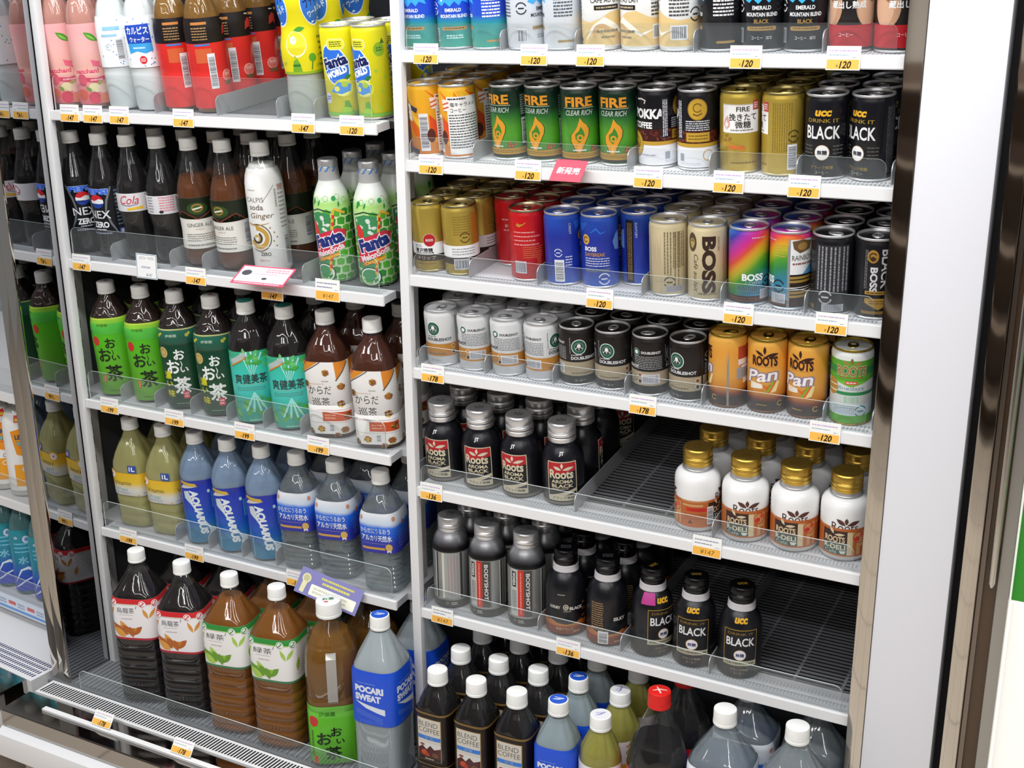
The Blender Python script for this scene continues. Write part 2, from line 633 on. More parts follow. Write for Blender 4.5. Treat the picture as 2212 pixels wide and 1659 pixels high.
def tile_mat():
    m, nt, b = new_mat('floor_tiles')
    tc = nt.nodes.new('ShaderNodeTexCoord')
    br = nt.nodes.new('ShaderNodeTexBrick')
    br.offset = 0
    br.inputs['Scale'].default_value = 1.0
    br.inputs['Brick Width'].default_value = .3
    br.inputs['Row Height'].default_value = .3
    br.inputs['Mortar Size'].default_value = .0022
    br.inputs['Color1'].default_value = lin('#d2c6b8')
    br.inputs['Color2'].default_value = lin('#ccc0b2')
    br.inputs['Mortar'].default_value = lin('#3a3430')
    nz = nt.nodes.new('ShaderNodeTexNoise'); nz.inputs['Scale'].default_value = 40
    mx = nt.nodes.new('ShaderNodeMixRGB'); mx.blend_type = 'MULTIPLY'; mx.inputs[0].default_value = .12
    nt.links.new(tc.outputs['Object'], br.inputs['Vector'])
    nt.links.new(tc.outputs['Object'], nz.inputs['Vector'])
    nt.links.new(br.outputs['Color'], mx.inputs[1]); nt.links.new(nz.outputs['Color'], mx.inputs[2])
    nt.links.new(mx.outputs[0], b.inputs['Base Color'])
    b.inputs['Roughness'].default_value = .28
    return m
slab('floor', (-4, 4, -4.6, 1.2, -.05, 0), tile_mat())
slab('ceiling', (-4, 4, -4.6, 1.2, 2.72, 2.78), P('#e6e6e4', rough=.8))
slab('wall_back', (-4, 4, .62, .7, 0, 2.72), P('#c8c6c2', rough=.8))
slab('wall_front', (-4, 4, -4.6, -4.5, 0, 2.72), P('#b9b2aa', rough=.8))

SZ = dict(A=1.4915, B=1.3389, C=1.17, D=1.026, E=.832, F=.6191, a=1.3885, b=1.1329, c=.8737, d=.6188)
DECK = .335
XR0, XR1, XL0, XL1 = .0, .6885, -.7076, -.046

# ---- the open chiller cabinet
cab = thing('chiller_cabinet', 'white open front drinks chiller with a stainless base curb and white posts', 'fridge', (0, 0, 0))
INNER = P('#23252a', rough=.6)
box_obj('back_panel', (-.80, .74, .47, .50, .2, 2.12), INNER, cab)
bm = bmesh.new()
box(bm, -.80, -.775, .0, .47, .30, 2.12)
link_mesh('side_panel', bm, [P('#55565a', rough=.5)], cab)
bm = bmesh.new()
box(bm, .7115, .735, .004, .47, .30, 2.12)
link_mesh('side_panel', bm, [INNER], cab)
box_obj('canopy', (-.80, .80, -.30, .50, 2.0, 2.16), ENAMEL, cab, .004)
box_obj('center_post', (-.0125, .003, -.009, .005, DECK, 2.0), ENAMEL, cab, .0015)
box_obj('left_post', (-.722, -.7082, -.009, .005, DECK, 2.0), ENAMEL, cab, .0015)
for px0, px1, zlo in ((-.7745, -.758, DECK), (-.034, -.0285, .64)):
    bm = bmesh.new()
    box(bm, px0, px1, .026, .066, zlo, 2.0, 0)
    for k in range(40):
        z = .42 + k * .038
        if z > zlo:
            box(bm, px1 - .003, px1 + .0003, .040, .050, z, z + .016, 1)
    link_mesh('slotted_upright', bm, [ENAMEL_G, DARK], cab)
box_obj('steel_post', (.6895, .7110, -.016, .004, .20, 2.0), STEEL, cab, .001)
box_obj('end_panel', (.7112, .8000, -.015, .30, .05, 2.0), P('#e4e4ea', rough=.3), cab, .002)
# base: pan, grille, curb, bumper, kick plate
box_obj('base_pan', (-.775, .70, -.115, .47, .30, DECK), P('#6e7074', rough=.5), cab)
bm = bmesh.new()
x = -.74
while x < .69:
    box(bm, x, x + .0042, -.100, .30, DECK - .001, DECK + .0012)
    x += .0105
link_mesh('pan_slats', bm, [P('#8d9094', rough=.4)], cab, smooth=0)
bm = bmesh.new()
box(bm, -.76, .70, -.158, -.115, DECK - .006, DECK + .003, 0)
x = -.755
while x < .695:
    v = [(x, -.152), (x + .0034, -.152), (x + .0064, -.121), (x + .003, -.121)]
    bm.faces.new([bm.verts.new((a, b, DECK + .0034)) for a, b in v]).material_index = 1
    x += .0066
link_mesh('air_grille', bm, [P('#ececec', rough=.35), P('#1c1c22', rough=.6)], cab, smooth=0)
bm = bmesh.new()
box(bm, -.775, .80, -.226, -.158, .300, DECK, 0)
bmesh.ops.bevel(bm, geom=bm.edges[:], offset=.002, segments=2, affect='EDGES')
link_mesh('steel_curb', bm, [P('#b8b4b0', rough=.07, metal=1.)], cab)
bm = bmesh.new()
pr = [(-.226, .300), (-.240, .292), (-.243, .270), (-.240, .246), (-.228, .240), (-.16, .240), (-.16, .300)]
e0 = [bm.verts.new((-.775, y, z)) for y, z in pr]
e1 = [bm.verts.new((.80, y, z)) for y, z in pr]
for i in range(len(pr)):
    j = (i + 1) % len(pr)
    bm.faces.new((e0[i], e0[j], e1[j], e1[i]))
bm.faces.new(e0[::-1]); bm.faces.new(e1)
bmesh.ops.recalc_face_normals(bm, faces=bm.faces[:])
link_mesh('bumper', bm, [P('#e8e8ea', rough=.3)], cab)
box_obj('kick_plate', (-.775, .80, -.19, .50, 0, .24), P('#a79c90', rough=.4), cab)
box_obj('rail_strip', (-.70, .68, -.196, -.186, DECK + .0003, DECK + .0045), P('#f4f4f4', rough=.3), cab)
ACEDGE = P('#d9e2e0', rough=.3, trans=.3)

def guard_mesh(x0, x1, y, z, h, th=.0022, rad=.012):
    """clear upright strip with rounded upper corners and a bright cut edge"""
    bm = bmesh.new()
    pts = [(x0, z), (x1, z)]
    for k in range(6):
        a = R(k * 18); pts.append((x1 - rad + rad * math.cos(a), z + h - rad + rad * math.sin(a)))
    for k in range(6):
        a = R(90 + k * 18); pts.append((x0 + rad + rad * math.cos(a), z + h - rad + rad * math.sin(a)))
    f = [bm.verts.new((p[0], y, p[1])) for p in pts]
    b = [bm.verts.new((p[0], y + th, p[1])) for p in pts]
    bm.faces.new(f); bm.faces.new(b[::-1])
    n = len(pts)
    for i in range(1, n):
        j = (i + 1) % n
        bm.faces.new((f[j], f[i], b[i], b[j])).material_index = 1
    bmesh.ops.recalc_face_normals(bm, faces=bm.faces[:])
    return bm
gb = guard_mesh(-.69, .68, -.1135, DECK + .003, .040)
link_mesh('bottle_guard', gb, [ACRYL, ACEDGE], cab, smooth=0)

def divider_mesh(x, z, h=.026, depth=.36):
    bm = bmesh.new()
    pts = [(.014, z), (.36 if depth > .3 else depth, z), (.36 if depth > .3 else depth, z + h)]
    for k in range(7):
        a = R(90 + k * 15); pts.append((.014 + .012 + .012 * math.cos(a), z + h - .012 + .012 * math.sin(a)))
    f = [bm.verts.new((x - .0006, p[0], p[1])) for p in pts]
    b = [bm.verts.new((x + .0006, p[0], p[1])) for p in pts]
    bm.faces.new(f); bm.faces.new(b[::-1])
    for i in range(len(pts)):
        j = (i + 1) % len(pts)
        bm.faces.new((f[j], f[i], b[i], b[j]))
    bmesh.ops.recalc_face_normals(bm, faces=bm.faces[:])
    return bm

SLOPE = dict(A=7, B=7.5, C=6.2, D=6.5, E=5.5, F=0.5, a=6.5, b=5, c=4.5, d=3.5)
def make_shelf(k, label, group, wire, gh, divs, deckc):
    z = 0.
    tilt = R(SLOPE[k])
    x0, x1 = (XR0, XR1) if k.isupper() else (XL0, XL1)
    b0, b1 = (x0 - .018, x1) if k.isupper() else (x0 - .045, x1 + .010)
    sh = thing('shelf', label, 'shelf', (0, 0, SZ[k]), 0, group)
    sh.rotation_euler = (tilt, 0, 0)
    bm = bmesh.new()
    yf = .052 if k in 'EF' else .03
    box(bm, x0 + .002, x1, 0, yf, z - .012, z, 0)
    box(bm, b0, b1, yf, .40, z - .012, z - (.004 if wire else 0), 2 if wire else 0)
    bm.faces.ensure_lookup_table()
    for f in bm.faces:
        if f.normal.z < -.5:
            f.material_index = 1  # undersides coloured dark grey: shade under the board put into the paint
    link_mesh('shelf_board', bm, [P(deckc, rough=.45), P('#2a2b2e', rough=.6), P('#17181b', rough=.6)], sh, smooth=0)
    bm = bmesh.new()
    box(bm, x0, x1, -.005, .0005, z - .0155, z + .0015)
    bmesh.ops.bevel(bm, geom=bm.edges[:], offset=.0012, segments=2, affect='EDGES')
    link_mesh('price_rail', bm, [ENAMEL], sh).rotation_euler = (-tilt, 0, 0)
    bm = bmesh.new()
    for y in (((.012, .022), (.031, .041)) if k in 'EF' else ((.0075, .0145), (.0185, .0255))):
        x = x0 + .012
        while x < x1 - .01:
            bm.faces.new([bm.verts.new(p) for p in ((x, y[0], z + .0002), (x + .0022, y[0], z + .0002), (x + .0022, y[1], z + .0002), (x, y[1], z + .0002))])
            x += .005
    link_mesh('vent_slots', bm, [P('#9c9da2', rough=.6)], sh, smooth=0)
    if wire:
        bm = bmesh.new()
        y = yf + .004
        while y < .395:
            box(bm, b0 + .004, b1 - .004, y, y + .0024, z - .0024, z)
            y += .0098
        x = x0 + .05
        while x < x1:
            box(bm, x, x + .004, .034, .395, z - .0045, z - .0016)
            x += .068
        link_mesh('wire_grid', bm, [P('#8e8f93', rough=.35, metal=.4)], sh, smooth=0)
    link_mesh('front_guard', guard_mesh(x0 + .006, x1 - .012, .0016, z + .001, gh), [ACRYL, ACEDGE], sh, smooth=0).rotation_euler = (-tilt, 0, 0)
    for d in divs:
        link_mesh('divider', divider_mesh(d, z, .026 if k.isupper() else .03), [P('#b4b5b8', rough=.35, metal=.3)], sh, smooth=0)
    return sh

# ---- polished partition between this chiller and the next
part = thing('partition_panel', 'mirror polished partition with a brushed steel front trim beside the peach drinks', 'partition', (-.7235, -.006, 0), R(-2.85))
box_obj('mirror_sheet', (-.004, 0, -.094, 0, DECK - .02, 2.0), MIRROR, part)
box_obj('core_panel', (-.044, -.004, -.090, 0, DECK - .02, 2.0), P('#8f8a86', rough=.3, metal=.8), part)
box_obj('front_trim', (-.0225, .0008, -.100, -.094, DECK - .02, 2.0), STEEL, part, .0006)
box_obj('front_trim', (-.046, -.0235, -.099, -.0905, DECK - .02, 2.0), STEEL, part, .0006)

# ---- shelves
RB_ = 'shelves of the right chiller bay'
LB_ = 'shelves of the left chiller bay'
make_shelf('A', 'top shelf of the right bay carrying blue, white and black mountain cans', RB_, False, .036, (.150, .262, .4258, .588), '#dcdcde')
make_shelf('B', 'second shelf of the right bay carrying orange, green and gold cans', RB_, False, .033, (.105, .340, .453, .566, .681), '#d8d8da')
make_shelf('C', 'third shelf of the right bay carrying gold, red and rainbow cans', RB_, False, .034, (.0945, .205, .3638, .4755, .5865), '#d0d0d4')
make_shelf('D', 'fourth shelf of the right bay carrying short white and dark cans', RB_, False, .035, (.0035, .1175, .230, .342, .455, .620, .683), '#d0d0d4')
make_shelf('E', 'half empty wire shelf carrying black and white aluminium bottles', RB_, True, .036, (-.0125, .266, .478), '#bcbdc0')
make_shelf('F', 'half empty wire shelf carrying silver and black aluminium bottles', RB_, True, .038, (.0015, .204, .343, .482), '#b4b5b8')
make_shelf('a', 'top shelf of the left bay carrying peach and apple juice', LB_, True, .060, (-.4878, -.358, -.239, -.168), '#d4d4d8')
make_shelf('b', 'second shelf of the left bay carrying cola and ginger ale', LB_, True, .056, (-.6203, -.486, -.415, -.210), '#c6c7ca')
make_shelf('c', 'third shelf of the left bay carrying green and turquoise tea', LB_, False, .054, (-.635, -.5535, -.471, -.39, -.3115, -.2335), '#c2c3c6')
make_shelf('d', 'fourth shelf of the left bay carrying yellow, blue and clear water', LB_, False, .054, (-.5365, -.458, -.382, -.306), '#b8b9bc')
# ------------------------------------------------------------------ can designs
FULL = 83.
def emerald(body, top_col, ink, pill, mtn, code_bg):
    def art(a, r, h):
        zig = [(-24, 62), (-17, 74), (-14, 68), (-9, 84), (-4, 70), (-1, 78), (4, 66), (9, 80), (13, 70), (18, 76), (24, 60), (14, 64), (9, 58), (3, 64), (-4, 57), (-11, 63), (-16, 58)]
        a.poly(zig, mtn)
        a.poly([(-9, 84), (-12, 76), (-8, 70), (-6, 75), (-4, 70)], '#f4f6f8')
        a.poly([(9, 80), (5, 71), (8, 66), (12, 71)], '#f4f6f8')
        a.poly([(-17, 74), (-20, 68), (-16, 63), (-14, 68)], '#f4f6f8')
        a.ring(0, 84, 17, 13, ink, 20, 160)
        a.txt('EMERALD', 0, 52.5, 4.6, ink, w=23, b=.03)
        a.txt('MOUNTAIN BLEND', 0, 44.5, 4.6, ink, w=40, b=.03)
        if body == 'k':
            a.txt('BLACK', 0, 36.5, 4.8, pill, w=18, b=.02)
        a.rrect(-19, 19, 25.5, 30.5, 2.4, pill)
        a.para(-15, 15, 27, 29.5, 1, '#6a5326')
        if body != 'k':
            a.para(-12, 12, 14, 20, 2, '#bfe8e4' if body == 'b' else '#9aa0a8')
        else:
            a.txt('コーヒー', -5, 17, 4, '#d8d8da', w=14)
            a.para(6, 13, 15, 19, 2, '#b8b8bc')
        for u in (38, -76):
            a.para(u, u + 26, 42, 80, 9, ink if body != 'w' else '#565b66', fill=.5)
            a.rrect(u, u + 26, 84, 88, 1.8, pill)
        a.rrect(42, 66, 10, 13, 1.4, pill)
        a.code(-40, -26, 10, 28, bg=code_bg)
        a.recyc(-33, 54, 8, ink)
    return art
build_can('emerald_blue', emerald('b', None, '#f2f4f6', '#b4945a', '#3fa9f0', '#cfd3da'),
          ramp_mat('print_blue_teal', [(6, '#2fb39c'), (34, '#2fa9ad'), (46, '#2456d8'), (104, '#2038d2')]))
build_can('emerald_white', emerald('w', None, '#32363f', '#a58c5c', '#4aa7e4', '#d6d8de'),
          ramp_mat('print_white_blue', [(6, '#e9ecef'), (40, '#dfe3e9'), (104, '#c9d6e6')]))
build_can('emerald_black', emerald('k', None, '#e6e6e8', '#a8854a', '#3fb4ee', '#9a9aa0'), P('#15151b', rough=.3))

def art_aulait(a, r, h):
    a.rrect(-22, 22, 70, 98, 2, '#f3efe6')
    a.txt('CAFÉ AU LAIT', 0, 64, 8, '#25211f', w=44, b=.01)
    a.rect(-17, 17, 51, 57, '#241e1c')
    a.para(-14, 14, 52.3, 55.7, 1, '#b9a88c')
    a.poly([(-40, 38), (-24, 36), (-10, 40), (4, 48), (18, 50), (34, 42), (50, 38), (70, 40), (83, 42), (83, 6), (-83, 6), (-83, 42), (-60, 46)], '#dcbf85')
    a.stroke([(-30, 14), (-18, 30), (-4, 38), (10, 30), (24, 20), (40, 26)], [1, 5, 9, 7, 4, 1], '#f3eee0')
    a.ring(-8, 22, 12, 7, '#cfa97a', 0, 210)
    a.para(-14, 16, 22, 27, 1, '#8b8168')
    a.para(-8, 12, 15, 19, 1, '#8b8168')
    a.para(38, 64, 42, 92, 11, '#4b4b4f', fill=.5)
    a.recyc(74, 44, 9, '#3a3a40')
    a.code(40, 62, 14, 32)
    a.para(-64, -42, 42, 90, 10, '#55565c', fill=.5)
    a.rect(-64, -40, 11, 15, '#4c4238')
build_can('cafe_cream', art_aulait, P('#f1f1ef', rough=.33))

def art_vintage(a, r, h):
    a.rect(-FULL, FULL, 79, 96, '#c02028')
    for u in (-64, -14, 36):
        a.ell(u, 54, 17, 26, '#b98d70')
        a.ell(u - 3, 52, 12, 22, '#cda386')
        a.ell(u + 4, 66, 7, 9, '#8f5e48')
    a.rect(-FULL, FULL, 6, 32, '#b7212b')
    a.txt('蔵出し熟成', 10, 55, 8.5, '#eeeeee', w=42, b=.03)
    a.txt('コーヒー', 8, 21, 4.5, '#e8c9c4', w=17)
    a.txt('コーヒー', -56, 21, 4.5, '#e8c9c4', w=17)
    a.rect(46, 68, 6, 96, '#46323a')
    a.para(49, 66, 42, 92, 12, '#bdb6bd', fill=.5)
    a.code(49, 66, 12, 36, bg='#b6b4c0')
build_can('vintage_red', art_vintage, P('#241f20', rough=.33))

def art_orange(a, r, h):
    for u in (-46, 38, 80):
        a.poly([(u - 40, 96), (u - 16, 96), (u + 30, 40), (u + 30, 24)], '#e86a1e')
        a.poly([(u - 20, 96), (u - 6, 96), (u + 34, 50), (u + 34, 40)], '#f6c33a')
        a.poly([(u - 36, 60), (u - 10, 34), (u + 20, 10), (u - 4, 8), (u - 36, 34)], '#e2501f')
        a.stroke([(u - 36, 26), (u - 18, 18), (u, 14)], 6, '#f0a53a')
    a.stroke([(-60, 92), (-42, 76), (-16, 66)], 7, '#3c3a52')
    a.stroke([(-62, 20), (-40, 10), (-18, 6)], 7, '#3c3a52')
    a.poly([(-58, 56), (-26, 50), (-28, 74), (-58, 80)], '#efece6')
    a.txt('ラメル', -43, 68, 6.5, '#2c2a2c', w=24, rot=-6)
    a.txt('ーヒー', -43, 59, 5, '#2c2a2c', w=22, rot=-6)
    a.code(-14, 0, 8, 62, horiz=True)
    a.rect(12, 62, 6, 88, '#f1f0ee')
    a.para(14, 40, 83, 86.5, 1, '#3a3a40')
    a.txt('塩キャラメル', 36, 77, 6, '#33333a', w=38)
    a.txt('コーヒー', 28, 69, 5.5, '#33333a', w=22)
    a.para(14, 60, 14, 64, 13, '#55565e', fill=.45)
    a.poly([(6, 68), (16, 68), (16, 84), (4, 84)], '#f4e9e2')
    a.stroke([(5, 71), (15, 74)], 2, '#d65a3a'); a.stroke([(5, 77), (15, 80)], 2, '#d65a3a')
    a.ell(3, 30, 6, 10, '#5a2c1e')
build_can('caramel_orange', art_orange, ramp_mat('print_orange', [(0, '#e9892a'), (52, '#f0a522'), (104, '#f5bc30')]))

def art_fire(a, r, h):
    for u0 in (0, 84, -84):
        a.txt('FIRE', u0, 85, 12.5, '#e0962c', w=38, b=.035, out='#14231a', ow=.035)
        a.rect(u0 - 22, u0 + 22, 76.4, 77.4, '#9fb39c')
        a.txt('CLEAR RICH', u0, 70.5, 7, '#aebfb2', w=38, b=.02, sh=.2, out='#2d4a32', ow=.05)
        fl = [(0, 14), (-5, 24), (-9, 32), (-9, 40), (-4, 46), (0, 52), (3, 60), (4, 64), (8, 58), (13, 54), (16, 48), (15, 40), (11, 32), (7, 24), (4, 16)]
        a.poly([(u0 + (x - 3) * 1.08, y * 1.02 - 1) for x, y in fl], '#2b3a16')
        a.poly([(u0 + x - 3, y) for x, y in fl], '#d8962e')
        a.poly([(u0 + x - 3, y) for x, y in [(2, 30), (-3, 36), (-3, 42), (2, 46), (5, 52), (8, 47), (10, 41), (8, 35)]], '#3f7f28')
        a.ring(u0 + .5, 37, 4.5, 2.2, '#d8962e')
        a.poly([(u0 + x - 3, y) for x, y in [(1, 18), (-1, 24), (3, 28), (6, 24), (4, 18)]], '#e7a63c')
        a.para(u0 - 10, u0 + 8, 9 + 9.5, 9 + 12.5, 1, '#dfe6df')
        for dx, dy in ((18, 24), (21, 20), (25, 22), (20, 16), (17, 20)):
            a.ell(u0 + dx, dy, 2.8, 2, '#8f4423', n=10, rot=30)
            a.ell(u0 + dx + .5, dy + .4, 1.4, .8, '#c9774b', n=8, rot=30)
    a.rect(-FULL, FULL, 8.5, 17, '#b08a30')
    a.para(-FULL, FULL, 10.5, 15, 2, '#6d5416', fill=.4)
    a.rect(-FULL, FULL, 4.3, 8.5, '#2b2925')
    a.rect(36, 50, 18, 92, '#31443a')
    a.para(37, 49, 62, 90, 9, '#b8c7c0', fill=.5)
    a.code(37, 49, 22, 58, horiz=True)
build_can('flame_green', art_fire, ramp_mat('print_green', [(10, '#2c7a26'), (40, '#54a428'), (56, '#4f9a2a'), (70, '#2b6f2e'), (82, '#173824'), (104, '#122a1e')], noise=14, scale=45, rough=.3))

def art_pokka(a, r, h):
    a.txt('POKKA', 0, 72, 12, '#f1f1f1', w=46, b=.05)
    a.txt('COFFEE', -8, 57, 8, '#efefef', w=30, b=.04)
    a.stroke([(-18, 90), (-8, 91), (-2, 89), (-4, 85)], 2, '#d8d8dc')
    a.rect(-FULL, FULL, 36, 52, '#3b1512')
    for i in range(90):
        u, v = a.rnd.uniform(-80, 80), a.rnd.uniform(37.5, 50.5)
        a.ell(u, v, 2.6, 1.4, a.rnd.choice(('#6a2a20', '#55201a', '#803a2a')), n=8, rot=a.rnd.uniform(0, 180))
    a.rect(-FULL, FULL, 31, 36, '#c39a36')
    a.rect(-FULL, FULL, 4.3, 31, '#ececf0')
    a.ell(-20, 31, 13.5, 17, '#a8822c'); a.ell(-20, 31, 12, 15.2, '#c8a038')
    a.ring(-20, 33, 8, 6.5, '#7c5c1c'); a.ell(-20, 28, 5, 6, '#8d6a22')
    a.para(-14, 12, 17, 19, 1, '#9a9ab0')
    # rear panel
    a.ell(50, 80, 13, 14, '#a8822c'); a.ell(50, 80, 11.6, 12.5, '#c8a038')
    a.ring(50, 82, 6, 4.6, '#7c5c1c', 20, 330); a.stroke([(44, 74), (50, 72), (56, 75)], 2, '#7c5c1c')
    a.para(34, 66, 52, 66, 5, '#cfcfd6', fill=.5)
    a.rect(35, 66, 38, 50, '#c39a36'); a.para(38, 63, 40, 48, 2, '#5f4512', fill=.3)
    a.rect(20, 29, 40, 92, '#26262c'); a.para(21, 28, 42, 90, 3, '#d4d4dc', vert=True)
    a.ring(64, 20, 7.5, 6, '#c9a86c', 30, 330)
    a.rect(24, 31, 12, 22, '#9aa0ae')
    a.para(24, 54, 7, 11, 2, '#c4c0cc', fill=.4)
build_can('black_white_gold', art_pokka, P('#17161b', rough=.28))

def art_firegold(a, r, h):
    a.rect(-26, 24, 52, 88, '#f2f0ee')
    a.rect(-26, 24, 87, 87.8, '#b9b4ae')
    a.txt('FIRE', 2, 82, 6, '#33302e', w=17, b=.02)
    a.txt('挽きたて', 2, 72, 9, '#2d2a2a', w=36, b=.02)
    a.txt('微糖', 2, 62.5, 9, '#2d2a2a', w=20, b=.02)
    a.para(-14, 16, 54, 57, 1, '#8b8580')
    a.poly([(-20, 56), (-25, 62), (-22, 70), (-18, 74), (-15, 66), (-15, 60)], '#d8a7a2')
    a.poly([(-20, 58), (-23, 62), (-20, 68), (-17, 62)], '#f2e4e0')
    a.rect(15, 24, 80, 92, '#c4424a'); a.para(16.5, 22.5, 82, 90, 3, '#f0d0d0')
    for dx, dy in ((-20, 48), (-15, 44), (-22, 42)):
        a.ell(dx, dy, 3, 2.2, '#96702c', n=10, rot=20)
    a.stroke([(-20, 38), (0, 32), (6, 30)], 6, '#b98a30'); a.para(-16, 4, 30, 37, 1, '#d76a3a')
    a.para(-14, 22, 12, 15, 1, '#7d6424')
    a.para(30, 56, 30, 92, 9, '#86702e', fill=.45, vert=True)
    a.recyc(58, 50, 8, '#4a3f1c')
    a.code(50, 63, 8, 40, horiz=True)
build_can('pale_gold', art_firegold, GOLD, lid=GOLDLID, bottom=P('#d8cfa8', rough=.4, metal=.6))

def art_ucc(a, r, h):
    for u0 in (0, 83):
        a.txt('ucc', u0, 82, 6.5, '#e2ac2c', w=19, b=.05, sh=.2)
        a.txt('DRINK IT', u0, 73, 4.6, '#a5852e', w=40, b=.01)
        a.txt('BLACK', u0, 58.5, 16, '#e9e9ea', w=44, b=.02)
        a.ell(u0, 34, 9.2, 9.6, '#c09a62'); a.ell(u0, 34, 8.6, 9, '#efefef')
        a.txt('無糖', u0, 34, 5.6, '#2a2a32', w=12, b=.03)
        a.para(u0 - 26, u0 - 12, 26, 44, 4, '#5a5a52', fill=.35); a.para(u0 + 13, u0 + 27, 26, 44, 4, '#5a5a52', fill=.35)
        a.txt('ブラック無糖', u0, 15.5, 4.4, '#9b7f34', w=28)
        a.txt('コーヒー', u0, 9.4, 4, '#b8b4a8', w=17)
    a.para(36, 50, 10, 90, 6, '#77777c', fill=.4, vert=True)
build_can('black_gold_white', art_ucc, P('#14141a', rough=.26))

def art_bossgold(a, r, h):
    a.rect(-FULL, FULL, 27, 45, '#efefef')
    a.rect(-FULL, FULL, 17, 27, '#3a2a20')
    a.txt('BOSS', -16, 40.5, 4, '#47474c', w=11, b=0.)
    a.txt('贅沢微糖', -8, 34, 6, '#2c2c30', w=28, b=.03)
    a.para(-22, 8, 28, 31, 1, '#4a4a50')
    a.txt('ドリップ', -4, 22, 6, '#bcae98', w=28, b=.02)
    a.para(-20, 10, 11, 15, 1, '#8a6a2a')
    a.ell(2, 49, 9.5, 10, '#e9d0c8'); a.ell(2, 49, 9, 9.5, '#b3202a')
    a.txt('新発売', 2, 49, 4, '#f0e4e0', w=11, b=.02)
    # rear
    a.para(40, 66, 60, 90, 8, '#8e7628', fill=.4)
    a.recyc(57, 57, 8, '#5a4a1c')
    a.rect(70, 83, 45, 92, '#b06a22')
    a.para(36, 72, 30, 42, 3, '#9a9aa2', fill=.4)
    a.code(38, 62, 9, 25, bg='#d6d6de')
    a.para(66, 78, 20, 24, 1, '#c9bda8')
build_can('gold_white_band', art_bossgold, ramp_mat('print_gold', [(4, '#b0963a'), (30, '#c0a648'), (104, '#c8ae50')], rough=.32, metal=.55), lid=P('#c2b48a', rough=.3, metal=1.))

def art_bossred(a, r, h):
    a.stroke([(-16, 84), (-12, 82), (-6, 84), (-2, 87)], [5, 4, 1.4, 1.2], '#c08a3a')
    for k, w in enumerate((32, 40, 34, 38)):
        a.para(-22, -22 + w, 71 - k * 6, 73.6 - k * 6, 1, '#e8a0a0')
    a.para(-8, 22, 34, 52, 6, '#dd8a4c', fill=.22)
    a.code(-22, -4, 12, 30, bg='#c9c9d0')
    a.rect(12, 19, 4.3, 44, '#c2402c')
    a.para(34, 70, 70, 73, 1, '#e8a0a0'); a.txt('ESSO', 52, 62, 4, '#f0d6d2', w=26, b=0.)
    a.para(36, 66, 54, 57, 1, '#e8a0a0')
build_can('plain_red', art_bossred, P('#c5171f', rough=.3), lid=P('#cfc7a4', rough=.3, metal=1.), bottom=ALU)

def art_bossblue(a, r, h):
    a.poly([(-30, 92), (-12, 94), (-20, 84), (-26, 80)], '#2b63cf')
    a.stroke([(-8, 80), (0, 86), (6, 79), (14, 82)], [1, 3, 2, 1], '#2f6fd0')
    a.ell(-16, 70, 6, 7.4, '#d0a24c'); a.ring(-16, 70, 4, 2.6, '#5a3c18', 40, 320)
    a.txt('BOSS', -9, 57, 6, '#e6e8ee', w=18, b=.04)
    a.txt('DAYBREAK', -3, 49, 5, '#b28242', w=30, b=.03)
    a.para(-18, 18, 31, 45, 4, '#c8cede', fill=.4)
    a.rect(-18, 18, 24, 29, '#5b6880')
    a.recyc(10, 14, 8.5, '#d6dcea')
    a.poly([(24, 66), (30, 76), (38, 80), (38, 52), (28, 54)], '#6d8fce')
    a.rect(42, 54, 4.3, 94, '#10131f'); a.para(44, 52, 8, 90, 3, '#8a6a3a', vert=True)
    a.txt('SUNTORY', 58, 80, 3.4, '#d8dce6', w=22, b=0., rot=-90)
    a.code(-60, -46, 6, 38, horiz=True); a.recyc(-54, 48, 6, '#d6dcea')
    a.para(-76, -62, 10, 34, 5, '#4a5672', fill=.5)
    a.para(-44, -34, 28, 44, 4, '#c8cede', fill=.4)
    a.txt('CREST', -36, 82, 3.4, '#d8dce6', w=16, b=0., rot=-90)
build_can('deep_blue', art_bossblue, ramp_mat('print_blue', [(4, '#2f62cc'), (26, '#1f3bb0'), (70, '#1b2f9c'), (104, '#2a55b8')], rough=.3))

def art_bossbeige(a, r, h):
    a.txt('BOSS', 2, 50, 17, '#38241e', w=76, b=.05, rot=-90)
    a.txt('Café au lait', -16, 38, 7, '#5a4038', w=52, b=0., rot=-90, sh=.25)
    a.para(-12, 14, 8, 12, 1, '#8d7d5c')
    a.txt('SUNTORY', 15, 78, 3, '#5a4a3c', w=20, b=0., rot=-90)
    a.ell(-22, 80, 7, 13, '#55462e'); a.ring(-22, 80, 5.4, 3.6, '#b49a62', asp=.8)
    a.ell(-22, 77, 3, 5, '#b49a62')
    for u in (23, 26.5, -36):
        a.rect(u, u + 1, 4.3, 95, '#8d7d66')
    a.rect(30, 44, 4.3, 95, '#b9a887')
    for u in (48, 52, 56, 62, 67):
        a.para(u, u + 3.2, 30 if u < 60 else 8, 90, 1, '#7d6f52', fill=.55, vert=True)
    a.recyc(56, 20, 8, '#3e3a30'); a.code(50, 76, 6, 15, bg='#a8a6ac', fg='#77777f')
    a.para(60, 78, 40, 90, 6, '#7d6f52', fill=.5, vert=True)
build_can('beige_lettered', art_bossbeige, P('#cfc09a', rough=.33))

